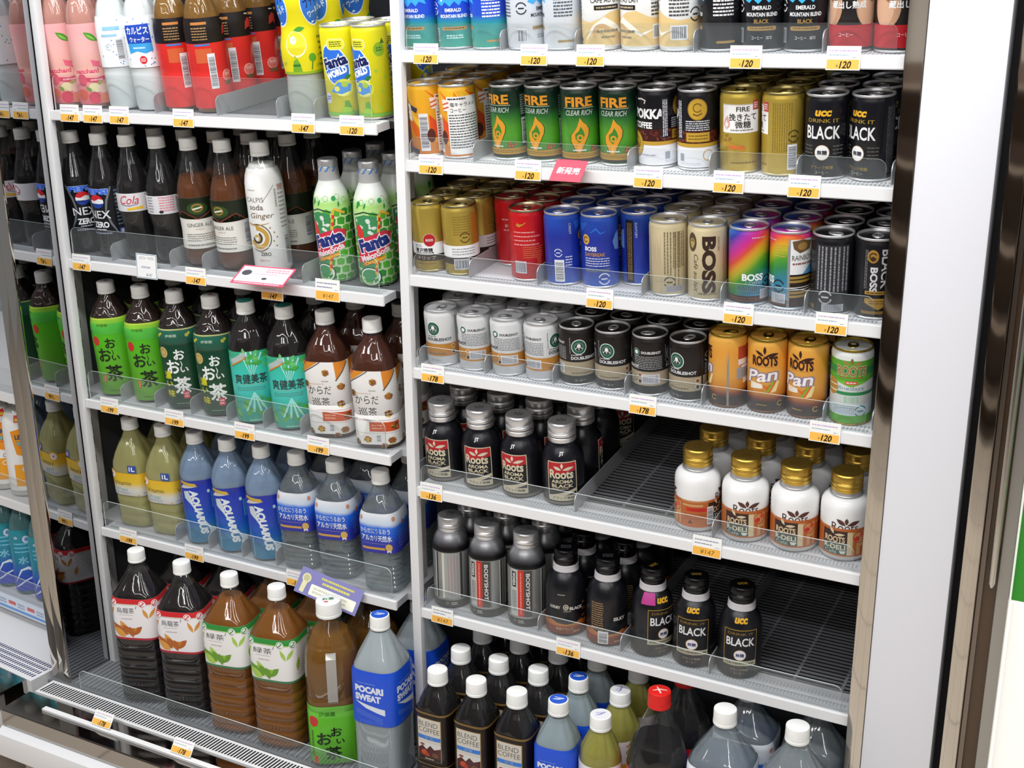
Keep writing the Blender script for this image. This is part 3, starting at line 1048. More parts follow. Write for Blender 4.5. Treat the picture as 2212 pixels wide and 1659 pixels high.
def art_rainbow(a, r, h):
    a.para(6, 24, 91, 93, 1, '#e8c8e0')
    a.txt('BOSS', 8, 39, 9, '#eef0f2', w=28, b=.04)
    a.txt('COFFEE', 10, 31.5, 4, '#b9c3c8', w=24, b=0.)
    a.txt('RAINBOW', 10, 24, 7, '#2c3a44', w=44, b=.01, out='#7fb2c8', ow=.03)
    a.para(-8, 26, 16, 19, 1, '#4a6a80')
    a.rect(-FULL, FULL, 4.3, 13.5, '#3a2420'); a.para(-40, 40, 6, 12, 2, '#8a5a4a', fill=.4)
    # rear white panel with lettering and gold bands
    a.rect(44, 78, 48, 94, '#eceef0')
    a.poly([(46, 92), (60, 94), (76, 90), (72, 80), (56, 76), (48, 82)], '#6f5434'); a.ell(60, 85, 7, 5, '#a08048')
    a.txt('RAINBOW', 62, 70, 7, '#4a4038', w=32, b=.01)
    a.para(47, 76, 60, 64, 1, '#8a5a50')
    a.poly([(60, 48), (78, 48), (78, 64)], '#5aa6dc')
    a.rect(44, 78, 13.5, 48, '#2a2018')
    for v in (42, 37, 22, 17):
        a.rect(44, 78, v, v + 3.2, '#a5853c')
    a.rect(44, 78, 30, 31, '#e8e8e8'); a.rect(44, 78, 27, 28, '#e8e8e8')
    a.rect(40.5, 44, 4.3, 95, '#8f8f93')
    a.recyc(29, 32, 8.5, '#23252c'); a.code(18, 39, 9, 22, bg='#c9ccd4', fg='#8a8c96')
    a.para(22, 38, 70, 88, 5, '#c7b04a', fill=.3)
def rainbow_mat():
    m = ramp_mat('print_rainbow', [(-14, '#7fc0da'), (-2, '#4aa4cc'), (10, '#2a86a4'), (20, '#2a8a4a'), (27, '#4f9c2e'), (34, '#b4b42a'), (40, '#dc9a2a'), (46, '#d84a38'), (53, '#cc2f8a'), (61, '#9a3aa4'), (68, '#3a3fa4'), (76, '#2c74d0'), (82, '#2c9ad8')], axis=(-.62, 0, .62), rough=.28)
    return m
build_can('rainbow', art_rainbow, rainbow_mat())

def art_bossblack(a, r, h):
    a.txt('BLACK', 10, 66, 11, '#d6d6da', w=50, b=.02, rot=-90)
    a.txt('BOSS', -4, 52, 8.5, '#d6d6da', w=32, b=.04, rot=-90)
    a.ell(-6, 82, 7, 8.5, '#a57a32'); a.ring(-6, 82, 5, 3.4, '#3c2a12', 30, 330); a.ell(-6, 79, 3, 3, '#3c2a12')
    a.para(-16, -12, 40, 90, 2, '#77777c', fill=.5, vert=True)
    a.rect(-14, 20, 33, 37.5, '#b08a3e'); a.para(-12, 18, 34.3, 36.3, 1, '#3c2c10')
    a.poly([(-14, 28), (20, 28), (20, 22), (3, 13), (-14, 22)], '#b08a3e'); a.para(-8, 14, 20, 26, 2, '#6b5120', fill=.4)
    a.rect(-18, 24, 7.5, 11.5, '#8c6c30')
    a.rect(36, 80, 28, 92, '#2a2a30')
    for u in (38, 43, 48, 54, 59, 64, 70, 75):
        a.para(u, u + 3.4, 32, 90, 1, '#94949a', fill=.6, vert=True)
    a.recyc(50, 24, 9, '#c6c6cc'); a.code(46, 74, 5, 15, bg='#b4b4bc', fg='#84848e')
    a.rect(26, 34, 6, 12, '#8c6c30')
build_can('black_gold_vertical', art_bossblack, P('#17171b', rough=.26))

def doubleshot(dark):
    ink = '#e4e4e6' if dark else '#33363c'
    band = '#a89a82' if dark else '#bd8338'
    def art(a, r, h):
        a.rect(-FULL, FULL, 16, 37 if dark else 36, band)
        for u0 in (0, 84):
            a.ell(u0, 60, 11, 11.5, '#f0f2f0'); a.ring(u0, 60, 10.4, 6.6, '#1f5f4c', asp=.96)
            a.ell(u0, 60, 6, 6.3, '#2b3a36' if dark else '#38524a')
            a.ell(u0, 62, 2.6, 3, '#f0f2f0'); a.stroke([(u0 - 5, 57), (u0 - 2, 61), (u0, 56), (u0 + 2, 61), (u0 + 5, 57)], 1.2, '#f0f2f0')
            a.txt('DOUBLESHOT', u0 + 8, 43, 4.6, ink, w=40, b=.03)
            a.para(u0 - 12, u0 + 4, 47, 48.6, 1, ink)
            a.ell(u0 + 30, 31, 3.4, 3.6, '#e8e0d4'); a.ell(u0 + 30, 31, 2.6, 2.8, '#8a4a2a' if dark else band)
            a.ell(u0 + 30, 22, 3.4, 3.6, '#e8e0d4'); a.ell(u0 + 30, 22, 2.6, 2.8, '#2a2422')
            a.para(u0 - 12, u0 + 18, 18, 22, 1, '#7a6a50')
            a.txt('コーヒー', u0, 9, 3.4, '#c8c8c8' if dark else '#9a9a9e', w=16)
        a.ell(-58, 65, 5.2, 5.4, '#f0f2f0'); a.ring(-58, 65, 5, 3, '#1f5f4c')
        a.txt('DOUBLESHOT', -36, 65, 3.6, ink, w=28, b=.03)
        a.para(-62, -20, 40, 60, 8, '#a8a8ac' if dark else '#6a6c74', fill=.4)
        a.code(-50, -24, 19, 33, bg='#d4d4dc', fg='#84848c')
        a.ring(-60, 26, 4, 3, '#5a4a34', 20, 330)
        a.recyc(50, 62, 7, ink); a.para(44, 58, 38, 54, 5, ink, fill=.4)
        a.rect(36, 39, 3, 78, '#a8a0a0' if not dark else '#2f2926')
        a.para(-14, -12, 50, 74, 1, '#8a8c90', vert=True)
    return art
build_can('short_white', doubleshot(False), P('#dfe0e2', rough=.36), h=88., neck=1.6)
build_can('short_dark', doubleshot(True), P('#211c1b', rough=.33), h=88., neck=1.6)

def art_pan(a, r, h):
    for u0 in (0, 84):
        a.leaf(u0, 84, 12, 4, 90, '#3c1a14'); a.leaf(u0 - 1, 82, 14, 4, 150, '#3c1a14'); a.leaf(u0 + 1, 82, 18, 5, 12, '#3c1a14')
        a.txt('ROOTS', u0, 75, 13, '#3c1a14', w=34, b=.05)
        a.para(u0 - 12, u0 + 12, 66, 67.6, 1, '#c08a3a')
        a.txt('Pan', u0 - 3, 54, 17, '#f4f0ee', w=42, b=.02, sh=.3, rot=8, out='#8a7a9a', ow=.06)
        a.poly([(u0 - 20, 34), (u0 - 2, 36), (u0 - 2, 42), (u0 - 20, 44)], '#f2e8da')
        a.poly([(u0 - 4, 42), (u0 + 4, 34), (u0 + 9, 44), (u0 + 4, 38)], '#e0672a')
        a.poly([(u0 + 2, 30), (u0 + 6, 30), (u0 + 14, 46), (u0 + 11, 47)], '#7fb23a')
        a.poly([(u0 + 5, 30), (u0 + 8, 30), (u0 + 16, 47), (u0 + 14, 47)], '#e86a2a')
        a.poly([(u0 + 8, 30), (u0 + 16, 32), (u0 + 20, 46), (u0 + 17, 48)], '#f2d9a0')
        a.para(u0 - 10, u0 + 4, 11, 13, 1, '#c8a23a')
        a.ring(u0 + 22, 14, 4, 2.8, '#c8a23a', 30, 330)
    a.rect(40.5, 43.5, 3.4, 95, '#94908c')
    a.rect(56, 72, 70, 88, '#b04430'); a.rect(56, 72, 62, 70, '#e8dcd8'); a.code(54, 72, 42, 58, bg='#a8a8ae', fg='#88888e')
    a.ring(-50, 14, 4, 2.8, '#c8a23a')
build_can('orange_bread', art_pan, ramp_mat('print_pan', [(6, '#3a201c'), (16, '#33211e'), (21, '#8a3a1a'), (28, '#dd8f3a'), (45, '#e9a94a'), (80, '#e8a03a'), (104, '#e8b052')]), lid=P('#b8a042', rough=.3, metal=1.), bottom=P('#7a5a46', rough=.4, metal=.6))

def art_fine(a, r, h):
    a.rect(-FULL, FULL, 62, 90, '#5aa832'); a.rect(-FULL, FULL, 71, 81, '#2c8a48')
    a.poly([(-26, 62), (26, 62), (0, 54)], '#6fbe3a')
    a.leaf(0, 85, 9, 4, 90, '#8a6a2e'); a.leaf(-1, 84, 13, 4, 155, '#a5844a'); a.leaf(1, 84, 14, 4, 20, '#a5844a')
    a.txt('ROOTS', 0, 76, 13, '#9d7c40', w=38, b=.04, out='#e0d8b8', ow=.03)
    a.para(-15, 15, 66, 68, 1, '#c0503a')
    a.rrect(-8, 8, 57.5, 62, 1, '#e0584a'); a.para(-6, 6, 58.6, 61, 1, '#f6e6e0')
    a.txt('finedays', 0, 51.5, 7, '#78a0a4', w=34, b=0., sh=.2)
    a.rect(-FULL, FULL, 42.5, 47, '#2f8a52')
    a.ell(-26, 52, 9, 12, '#b98a44'); a.rect(-33, -18, 46, 48, '#e6dcb8'); a.rect(-33, -18, 54, 55.5, '#e6dcb8')
    a.code(-10, 12, 31, 42, bg='#cfe0d4', fg='#9ab8a8')
    a.rect(-FULL, FULL, 14, 30, '#cfdbe2'); a.para(-22, 6, 16, 28, 5, '#8fa4b4', fill=.4)
    a.recyc(14, 20, 8, '#3f8a92')
    a.rect(-FULL, FULL, 3.4, 14, '#5aa832')
build_can('green_white_short', art_fine, P('#e6eae8', rough=.34), lid=P('#b8a042', rough=.3, metal=1.))

def art_fcan(a, r, h):
    a.ell(-4, 78, 21, 32, '#f0f4f4', rot=20); a.ell(-4, 78, 19.5, 30, '#3070d8', rot=20)
    a.txt('Fanta', -4, 83, 15, '#15205c', w=38, b=.05, rot=14, out='#eef2f4', ow=.07)
    a.txt('WORLD', -3, 67, 9, '#eef2f4', w=34, b=.07, rot=20)
    a.ell(6, 45, 15, 13, '#d8d838'); a.ell(4, 42, 11, 9, '#e8e88a')
    a.poly([(-14, 40), (-2, 54), (18, 50), (16, 40), (2, 36)], '#4a92dc'); a.ell(8, 50, 5, 4, '#a8c83a'); a.ell(-4, 44, 4, 4, '#e8e060')
    a.leaf(8, 58, 12, 6, 25, '#2f7a3a')
    a.rrect(-14, 14, 100, 116, 7, '#f2f2c0'); a.rrect(-13, 13, 101, 115, 6.4, '#ece23a'); a.para(-9, 9, 104, 113, 3, '#5a6a2a', fill=.5)
    a.ell(-22, 30, 7, 8, '#c8cce8'); a.para(-27, -17, 27, 34, 2, '#6a70b0')
    a.poly([(2, 6), (6, 26), (12, 26), (18, 6)], '#6aa832'); a.rect(5, 14, 14, 17, '#2f7a3a'); a.ell(8, 12, 8, 5, '#9cc83a')
    a.ell(34, 100, 9, 10, '#8fb62e'); a.para(29, 39, 97, 104, 2, '#4a7a2a'); a.poly([(36, 108), (44, 108), (40, 116)], '#4a7a2a')
    for u, v in ((26, 70), (40, 60), (34, 40), (46, 26), (28, 16), (50, 88), (-40, 60), (-46, 90), (-36, 14)):
        a.ell(u, v, 2.5, 3, '#a8c634')
    a.para(52, 68, 20, 110, 12, '#7a8a2a', fill=.4)
    a.rect(-FULL, FULL, 4.3, 9, '#7ab850')
build_can('slim_yellow', art_fcan, P('#e0d81e', rough=.3), h=135., name='drink_can')

# ------------------------------------------------------------------ bottle designs
def pcap(mat=None, r=14.6, h=19., top=None, side=None, ring=None):
    return dict(r=r, h=h, mat=mat or CAPW, top=top, side=side, ring=ring or mat or CAPW)
def acap(mat, r, h, top=None, ring=None, side=None):
    return dict(r=r, h=h, mat=mat, kind='alu', top=top, ring=ring or ALU_D, side=side)
def disc(col, txtcol=None):
    def f(a, r):
        a.ell(0, 0, r - 2.2, r - 2.2, col)
        if txtcol:
            a.stroke([(-8, -3), (0, -1), (8, 4)], [1, 3, 1], txtcol)
            a.para(-7, 7, 1, 5, 2, txtcol, fill=.4)
    return f
def mark(col):
    def f(a, r):
        a.ell(1, 2, 4.2, 3.2, col)
    return f

SODA = [(0, 22, 2), (1.5, 26, 2), (6, 30, 2), (16, 31.5, 2), (40, 31.2, 2), (60, 30.2, 2), (84, 31, 2), (104, 31.8, 2), (122, 31.4, 2), (136, 28.6, 2), (150, 24, 2), (164, 19.4, 2), (176, 15.6, 2), (185, 13.4, 2), (191, 12.6, 2), (194, 15, 2), (195.5, 15, 2), (196.5, 12.4, 2), (210, 12.4, 2)]
TEA500 = [(0, 24, 2), (2, 28, 2.3), (8, 30, 2.3), (60, 30, 2.3), (64, 29.2, 2.3), (68, 30, 2.3), (130, 30, 2.3), (150, 27.5, 2.2), (166, 23.5, 2), (180, 17.5, 2), (190, 13.2, 2), (194, 12.6, 2), (196, 15, 2), (198, 12.4, 2), (210, 12.4, 2)]

def s_peach(a, r, z0, z1):
    for u0 in (-4, 90):
        a.leaf(u0 + 4, 124, 26, 10, -36, '#4a9a2e'); a.leaf(u0 + 7, 121, 18, 4, -36, '#8cc455')
        a.txt('natchan!', u0 - 2, 62, 7, '#d0486a', w=40, b=.03)
        a.poly([(u0 + 8, 80), (u0 + 22, 76), (u0 + 20, 70), (u0 + 24, 66), (u0 + 10, 70)], '#e86a86')
        a.stroke([(u0 - 20, 50), (u0 - 4, 48), (u0 + 12, 46), (u0 + 28, 50)], [3, 7, 8, 6], '#d8345a')
        a.para(u0 + 2, u0 + 22, 45, 49, 1, '#f0c0c8')
        a.ell(u0 - 12, 48, 8, 10, '#e0506a'); a.ell(u0 + 6, 34, 10, 8, '#e8dca8'); a.ell(u0 + 20, 32, 8, 8, '#eec8b8')
        a.leaf(u0 - 8, 36, 12, 6, -40, '#7a9a3a'); a.leaf(u0 + 12, 40, 10, 5, 30, '#9ab04a')
        a.ell(u0 - 16, 24, 10, 9, '#e06048'); a.ell(u0 + 4, 18, 10, 10, '#d8405a'); a.ell(u0 + 20, 16, 8, 9, '#e8886a')
build_bottle('peach', TEA500, PET, liquid('#d89a8c', .25), 176, pcap(), (8, 138, ramp_mat('print_peach', [(8, '#dd6a78'), (40, '#e88a90'), (62, '#eeb6a8'), (100, '#f2b9b4'), (138, '#eaa6a8')], noise=10, scale=25), s_peach))

def s_calpis(a, r, z0, z1):
    for i in range(70):
        a.ell(a.rnd.uniform(-95, 95), a.rnd.uniform(72, 146), 1.1, 1.1, '#4a94d8', n=8)
    a.poly([(-18, 132), (24, 134), (26, 96), (14, 92), (0, 96), (-14, 92)], '#3fa4e4')
    a.poly([(-18, 136), (24, 138), (25, 108), (-16, 108)], '#2148b8')
    a.txt('カルピス', 4, 128, 11, '#f6f8fa', w=36, b=.05)
    a.txt('ウォーター', 6, 114, 8, '#f6f8fa', w=32, b=.04)
    a.para(-6, 14, 99, 103, 1, '#d0e8f4')
    a.ell(8, 82, 6, 6.5, '#d8343e'); a.para(4, 12, 79, 85, 2, '#f0c8c8')
    a.rect(-62, -34, 128, 134, '#8fc4e8'); a.code(-44, -32, 80, 116, horiz=True); a.ring(-56, 102, 5, 4, '#a8bcc8', 0, 300)
    a.rect(-66, -40, 118, 122, '#9cc8e0')
build_bottle('milky', TEA500, PET, liquid('#e2e6e6', .08, .3), 178, pcap(), (70, 150, P('#f3f5f7'), s_calpis))

def s_apple(a, r, z0, z1):
    a.rect(-100, 100, 108, 146, '#1a1416')
    a.rect(-32, -6, 136, 140, '#c07a3a')
    a.para(-32, -8, 112, 133, 5, '#b08a5a', fill=.4)
    a.poly([(20, 118), (30, 122), (38, 116), (38, 132), (30, 136), (22, 130)], '#c8382e'); a.stroke([(24, 142), (34, 141)], 2, '#d8d4d0')
    a.rect(-30, -6, 104, 107, '#4a7ac0')
    a.rect(-30, -4, 78, 100, '#cf6038'); a.code(-12, 0, 38, 92, horiz=True)
    a.ell(40, 74, 16, 26, '#d85a58'); a.ell(34, 84, 6, 10, '#e89a94')
    a.ell(18, 56, 10, 9, '#e07068'); a.ring(18, 56, 9, 8, '#f0b8b0'); a.txt('完熟', 18, 58, 5, '#f4d0c8', w=11)
    a.poly([(10, 48), (28, 48), (26, 42), (12, 42)], '#7a5a3a')
    a.txt('果', 52, 96, 7, '#7a5a4a', w=7)
build_bottle('apple', TEA500, PET, liquid('#9a6c26', .45), 178, pcap(), (8, 146, ramp_mat('print_apple', [(20, '#d8302c'), (146, '#e02a26')], noise=8, scale=30), s_apple))

FWB = [(0, 24, 2), (2, 29, 2), (8, 31.5, 2), (30, 32, 2), (52, 30.5, 2), (66, 30, 2), (84, 32.5, 2), (104, 32.5, 2), (124, 28.5, 2), (138, 27.5, 2), (156, 31, 2), (172, 32, 2), (186, 29, 2), (198, 22, 2), (208, 14, 2), (214, 12.5, 2), (230, 12.4, 2)]
def s_fwb(a, r, z0, z1):
    for u in (22, -44):
        a.ell(u, 162, 22, 30, '#eef2f4', rot=14); a.ell(u, 162, 20.5, 28, '#2f72d8', rot=14)
        a.txt('ファンタ', u, 170, 13, '#18205c', w=34, b=.05, rot=24, out='#eef4f6', ow=.08)
        a.txt('ワールド', u + 4, 154, 9, '#eef4f6', w=30, b=.06, rot=24)
    a.ell(-14, 108, 17, 19, '#f4f6c8'); a.ell(-14, 109, 15.5, 17, '#e0d430'); a.ell(-18, 114, 6, 6, '#f6f4c0'); a.leaf(-16, 128, 20, 7, 8, '#4a9a3a')
    a.poly([(-24, 68), (-20, 84), (-14, 88), (-10, 80), (-8, 68)], '#7ab02e'); a.rect(-22, -10, 76, 79, '#2f7a3a')
    a.stroke([(8, 70), (10, 84)], 2, '#4a8a2e'); a.ell(10, 88, 6, 6, '#5aa030')
    a.rect(-100, 100, 64, 68, '#9ab82e'); a.para(24, 40, 72, 120, 6, '#6a7a1e', fill=.4)
    for i in range(20):
        a.ell(a.rnd.uniform(-95, 95), a.rnd.uniform(72, 190), 2, 2.2, '#b0c030', n=8)
build_bottle('lemon_waist', FWB, PET, liquid('#ccd0c8', .25, .2), 205, pcap(), (64, 192, P('#e2d51c'), s_fwb))

def s_pepsi(a, r, z0, z1):
    a.txt('PEPSI', 0, 116, 9, '#3a6ad8', w=44, b=.06, out='#c8d0e0', ow=.04)
    for u, w in ((-26, 1), (26, 1)):
        a.stroke([(u * 1.1, 124), (u * .7, 100), (u * .55, 80), (u * .8, 60), (u * 1.15, 44)], [3, 4, 3, 4, 2], '#6c7078')
    a.ell(0, 99, 13, 12, '#e8eaee')
    a.poly([(13 * math.cos(R(t)), 99 + 12 * math.sin(R(t))) for t in range(15, 166, 10)] + [(-4, 100), (5, 104)], '#c8202c')
    a.poly([(13 * math.cos(R(t)), 99 + 12 * math.sin(R(t))) for t in range(195, 346, 10)] + [(5, 95), (-4, 93)], '#1f3f9a')
    a.txt('NEX', 0, 76, 14, '#e0e2e6', w=44, b=.01)
    a.txt('ZERO', 0, 58, 10, '#e2e4e8', w=32, b=.04)
    a.para(-12, 10, 48, 51, 1, '#b8bcc6')
    a.para(-20, 20, 41, 45, 1, '#8a90a0')
    a.rect(32, 46, 42, 124, '#23262e'); a.para(33, 45, 54, 120, 10, '#7a8494', fill=.4)
    a.rrect(34, 46, 40, 50, 2, '#4a6ac0'); a.ell(40, 45, 4, 3.4, '#dfe4ee')
    a.txt('PEPSI', 66, 116, 7, '#3a6ad8', w=30, b=.05)
build_bottle('cola_black', SODA, PET, liquid('#0d0709', .1), 166, pcap(), (38, 126, P('#14151b', rough=.3), s_pepsi))

CONT = [(0, 23, 2), (2, 27, 2), (8, 30.5, 2), (22, 31, 2), (44, 29, 2), (60, 27.8, 2), (76, 30, 2), (86, 31.6, 2), (116, 31.6, 2), (128, 30, 2), (142, 25.6, 2), (158, 20, 2), (174, 15, 2), (186, 13, 2), (192, 12.6, 2), (194, 15, 2), (195.5, 15, 2), (196.5, 12.4, 2), (210, 12.4, 2)]
def s_cokel(a, r, z0, z1):
    a.txt('Cola', -8, 106, 15, '#c8303e', w=36, b=.0, sh=.35)
    a.stroke([(-26, 98), (-10, 96), (6, 98)], [1, 2, 1], '#8a8aa0')
    a.poly([(-14, 92), (14, 95), (14, 90), (-14, 88)], '#e2b93a')
    a.para(20, 32, 88, 116, 6, '#8a8e9c', fill=.4)
    a.para(44, 70, 90, 116, 6, '#d88a94', fill=.5); a.ell(46, 90, 4, 2.4, '#2c2c34')
    a.code(72, 88, 88, 116, horiz=True, bg='#d8dade')
build_bottle('cola_pale_label', CONT, PET, liquid('#100a0a', .1), 158, pcap(), (86, 117, P('#d8d6da', rough=.32), s_cokel))

def s_ginger(a, r, z0, z1):
    a.poly([(-96, 104), (-96, 84), (-48, 84), (-30, 96), (-20, 92), (0, 82), (20, 92), (30, 96), (48, 84), (96, 84), (96, 104), (96, 118), (-96, 118)], '#1c2415')
    a.stroke([(-48, 84), (-30, 96), (-20, 92), (0, 82), (20, 92), (30, 96), (48, 84)], 1.2, '#9a3a2a')
    a.ell(0, 100, 18, 10, '#2f4a22'); a.ell(0, 101, 10, 7, '#a8793a'); a.ell(0, 101, 8, 5, '#3c5a2a'); a.stroke([(-8, 99), (8, 102)], 2.6, '#e4dcc8')
    a.txt('GINGER ALE', 0, 72, 6.5, '#4b4c50', w=46, b=0.)
    a.para(-8, 8, 64, 66, 1, '#c8a888')
    a.para(-26, 26, 44, 58, 4, '#8a8680', fill=.45); a.para(-26, 24, 36, 40, 1, '#8a8680')
    a.code(42, 56, 42, 82, horiz=True)
build_bottle('ginger', SODA, PET, liquid('#7c4212', .5), 152, pcap(), (32, 118, P('#e4e1d9', rough=.33), s_ginger))

CALP = [(0, 24, 2), (2, 29, 2), (8, 31.5, 2), (130, 31.5, 2), (148, 31, 2), (160, 29, 2), (171, 25, 2), (180, 19.5, 2), (187, 14.5, 2), (191, 12.8, 2), (194, 15, 2), (195.5, 15, 2), (196.5, 12.4, 2), (210, 12.4, 2)]
def s_calsoda(a, r, z0, z1):
    a.para(-24, -8, 138, 141, 1, '#b8b4b0')
    a.txt('CALPIS', -12, 124, 8, '#7d776e', w=34, b=0.)
    a.txt('soda', -10, 112, 9, '#6d675e', w=26, b=.01)
    a.txt('Ginger', -2, 97, 12, '#6b5a3a', w=42, b=0., sh=.3)
    a.stroke([(2, 120), (24, 146)], .8, '#8f8a84'); a.para(23, 27, 110, 140, 1, '#a8a49c', vert=True)
    a.ring(-12, 62, 19, 12, '#c29a44', -160, 100); a.ring(-12, 62, 23, 21.4, '#5a4c38', -120, 110); a.ring(-14, 62, 10, 6, '#4c4232', -180, 60); a.ring(-14, 61, 6, 3, '#caa24c', -60, 160)
    a.stroke([(-30, 84), (-12, 82), (10, 86)], [3, 2, .6], '#b8924a')
    for u, v in ((16, 70), (14, 56), (18, 48), (20, 62), (10, 78)):
        a.ell(u, v, 1.4, 1.6, '#a88c50', n=10)
    a.txt('ZERO', -2, 35, 6, '#45403a', w=18, b=.02)
    a.txt('カロリー', -6, 24, 4, '#c85a6a', w=18)
    a.para(30, 44, 74, 148, 11, '#a8a09a', fill=.4); a.rect(31, 43, 140, 143, '#d88a7a')
    a.code(33, 45, 10, 66, horiz=True)
build_bottle('white_ginger', CALP, PET, liquid('#e8e8e6', .05, .3), 178, pcap(r=15.4, h=22), (4, 172, P('#f0f0ee', rough=.3), s_calsoda))

FMB = [(0, 26, 2), (2, 28.5, 2), (6, 29.5, 2), (112, 29.5, 2), (126, 28.6, 2), (138, 26, 2), (150, 21, 2), (158, 17.4, 2), (166, 16.2, 2), (178, 15.6, 2), (190, 14, 2)]
def b_fanta(a, r):
    for i in range(26):
        u, v = -90 + (i % 13) * 14, 10 + (i // 13) * 20
    g = '#3f9a2c'
    for row in range(9):
        for c in range(-6, 7):
            u, v = c * 15 + (row % 2) * 7, 8 + row * 13
            if u < -4 and row > 6:
                continue
            a.poly([(u - 6 + a.rnd.uniform(-1, 1), v - 5), (u + 5, v - 6 + a.rnd.uniform(-1, 1)), (u + 7, v + 3), (u + 1, v + 6), (u - 6, v + 4)], a.rnd.choice((g, '#55ac34', '#2f8a34')))
    a.poly([(-34, 108), (-14, 114), (6, 110), (2, 60), (-6, 10), (-22, 10), (-34, 70)], '#3f8e5a')
    a.stroke([(-36, 112), (-14, 118), (8, 113)], 2, '#1f4a38')
    a.ring(-13, 16, 14, 12, '#e8f0e0', asp=1.2); a.ring(-13, 16, 16, 14, '#1f5a3a', asp=1.2)
    for i in range(16):
        a.ell(a.rnd.uniform(-30, 2), a.rnd.uniform(84, 108), a.rnd.uniform(1.5, 4), a.rnd.uniform(1.5, 3), '#d8e4d8', n=10)
    a.ell(-24, 86, 6.5, 12, '#d8342e', rot=14)
    a.stroke([(-2, 20), (4, 70), (10, 112), (13, 118), (30, 110)], 4, '#e8b23a')
    for k in range(8):
        t = k / 8
        a.stroke([(-1 + 12 * t, 24 + 90 * t), (0 + 12 * t, 30 + 90 * t)], 4, '#d8342e')
    a.poly([(-32, 36), (24, 56), (30, 84), (14, 88), (-30, 74)], '#d0304a')
    a.txt('Fanta', -2, 70, 19, '#1f2f7a', w=50, b=.06, rot=16, out='#eef0f4', ow=.06)
    a.txt('MelonSoda', -1, 52, 9.5, '#f2e4e6', w=50, b=.04, rot=20)
    a.poly([(-22, 33), (14, 44), (14, 50), (-22, 38)], '#d86a1e'); a.txt('Original', -3, 41, 7, '#f0c030', w=34, b=.03, rot=18)
    for u, v in ((-6, 132), (14, 134), (26, 128), (-24, 130)):
        a.ell(u, v, 4, 4, '#2f9a52' if u in (14, -24) else '#bfe0b0', n=14); a.ring(u + 6, v + 2, 4.5, 4, '#6a8a6a')
    a.leaf(-28, 122, 12, 4, 60, '#2f8a3a'); a.leaf(-14, 122, 11, 3, 70, '#2f8a3a'); a.leaf(20, 120, 10, 3, 80, '#2f8a3a')
def fcap(a, r):
    for k in range(9):
        t = k * 40
        a.stroke([(R(t) * r, 6), (R(t) * r + 5, 10)], 2, '#3a7ac8'); a.stroke([(R(t) * r + 3, 11), (R(t) * r + 8, 14)], 2, '#4a8ad0')
build_bottle('melon_alu', FMB, ramp_mat('print_melon', [(0, '#c6dcb8'), (100, '#cfe6b0'), (126, '#a8d878'), (140, '#e8f2e2'), (150, '#f0f4f0'), (159, '#eef2ee'), (160, '#b0b0b0'), (200, '#b0b0b0')], rough=.28), None, None, acap(ALU, 15.6, 25, side=fcap), None, None, name='aluminum_bottle', body_art=b_fanta)

T1L = [(0, 29.3, 2.5), (2, 34.7, 2.5), (8, 38.0, 2.5), (118, 38.0, 2.5), (121, 37.1, 2.5), (124, 38.0, 2.5), (138, 37.3, 2.5), (152, 33.7, 2.5), (166, 27.1, 2.2), (178, 18.6, 2), (186, 14.8, 2), (190, 13.4, 2), (192, 16, 2), (194, 13.2, 2), (208, 13.2, 2)]
T1S = [(0, 28.1, 2.6), (2, 33.3, 2.6), (8, 36.4, 2.6), (118, 36.4, 2.6), (121, 35.6, 2.6), (124, 36.4, 2.6), (138, 35.8, 2.6), (152, 32.2, 2.6), (166, 26.0, 2.2), (178, 18.6, 2), (186, 14.8, 2), (190, 13.4, 2), (192, 16, 2), (194, 13.2, 2), (208, 13.2, 2)]
def s_oiocha(green):
    ink = '#23301a' if green else '#eef0ec'
    def art(a, r, z0, z1):
        for u0 in (0, 84):
            a.txt('お', u0, 104, 18, ink, w=18, b=.03)
            a.stroke([(u0 + 1, 92), (u0 + 3, 86), (u0 + 1, 79)], [1, 1.6, .8], ink)
            a.txt('い', u0 + 6, 76, 9, ink, w=13, b=.03)
            a.txt('お', u0 - 13, 82, 24, ink, w=22, b=.07)
            a.txt('茶', u0 - 1, 47, 30, ink, w=29, b=.06)
            if green:
                a.ell(u0 - 26, 108, 7, 9, '#c8342c'); a.rect(u0 - 22, u0 - 17, 30, 44, '#c8342c'); a.para(u0 - 21, u0 - 18, 31, 43, 3, '#e8b0a0')
            else:
                a.ell(u0 - 28, 108, 8.5, 10, '#c9b06a'); a.ring(u0 - 28, 108, 6, 5, '#9a8440')
                a.txt('濃', u0 - 25, 66, 14, '#d8d42a', w=13, b=.05); a.txt('い', u0 - 24, 50, 9, '#d8d42a', w=11, b=.05); a.txt('味', u0 - 23, 32, 13, '#d8d42a', w=13, b=.05)
                a.rect(u0 - 2, u0 + 9, 22, 36, '#c83a48'); a.para(u0, u0 + 7, 24, 34, 2, '#eec8c8')
            a.txt('1L', u0 + 22, 18, 7.5, '#3c5a1e' if green else '#aab8a8', w=11, b=.01)
            a.para(u0 - 16, u0 + 6, 12, 14.5, 1, '#4c6a22' if green else '#8a9a88')
            a.txt('伊藤園', u0 - 10, 138, 5, '#5a8a2a' if green else '#a8bca8', w=20, b=.02)
            if not green:
                for u in (u0 - 34, u0 + 18):
                    a.ell(u, 138, 3.2, 3.2, '#b8b83a', n=10); a.ell(u + 4, 141, 2.4, 2.4, '#b8b83a', n=10)
        a.rect(-110, 110, 147.4, 149.4, '#c8d84a' if green else '#c8c07a')
    return art
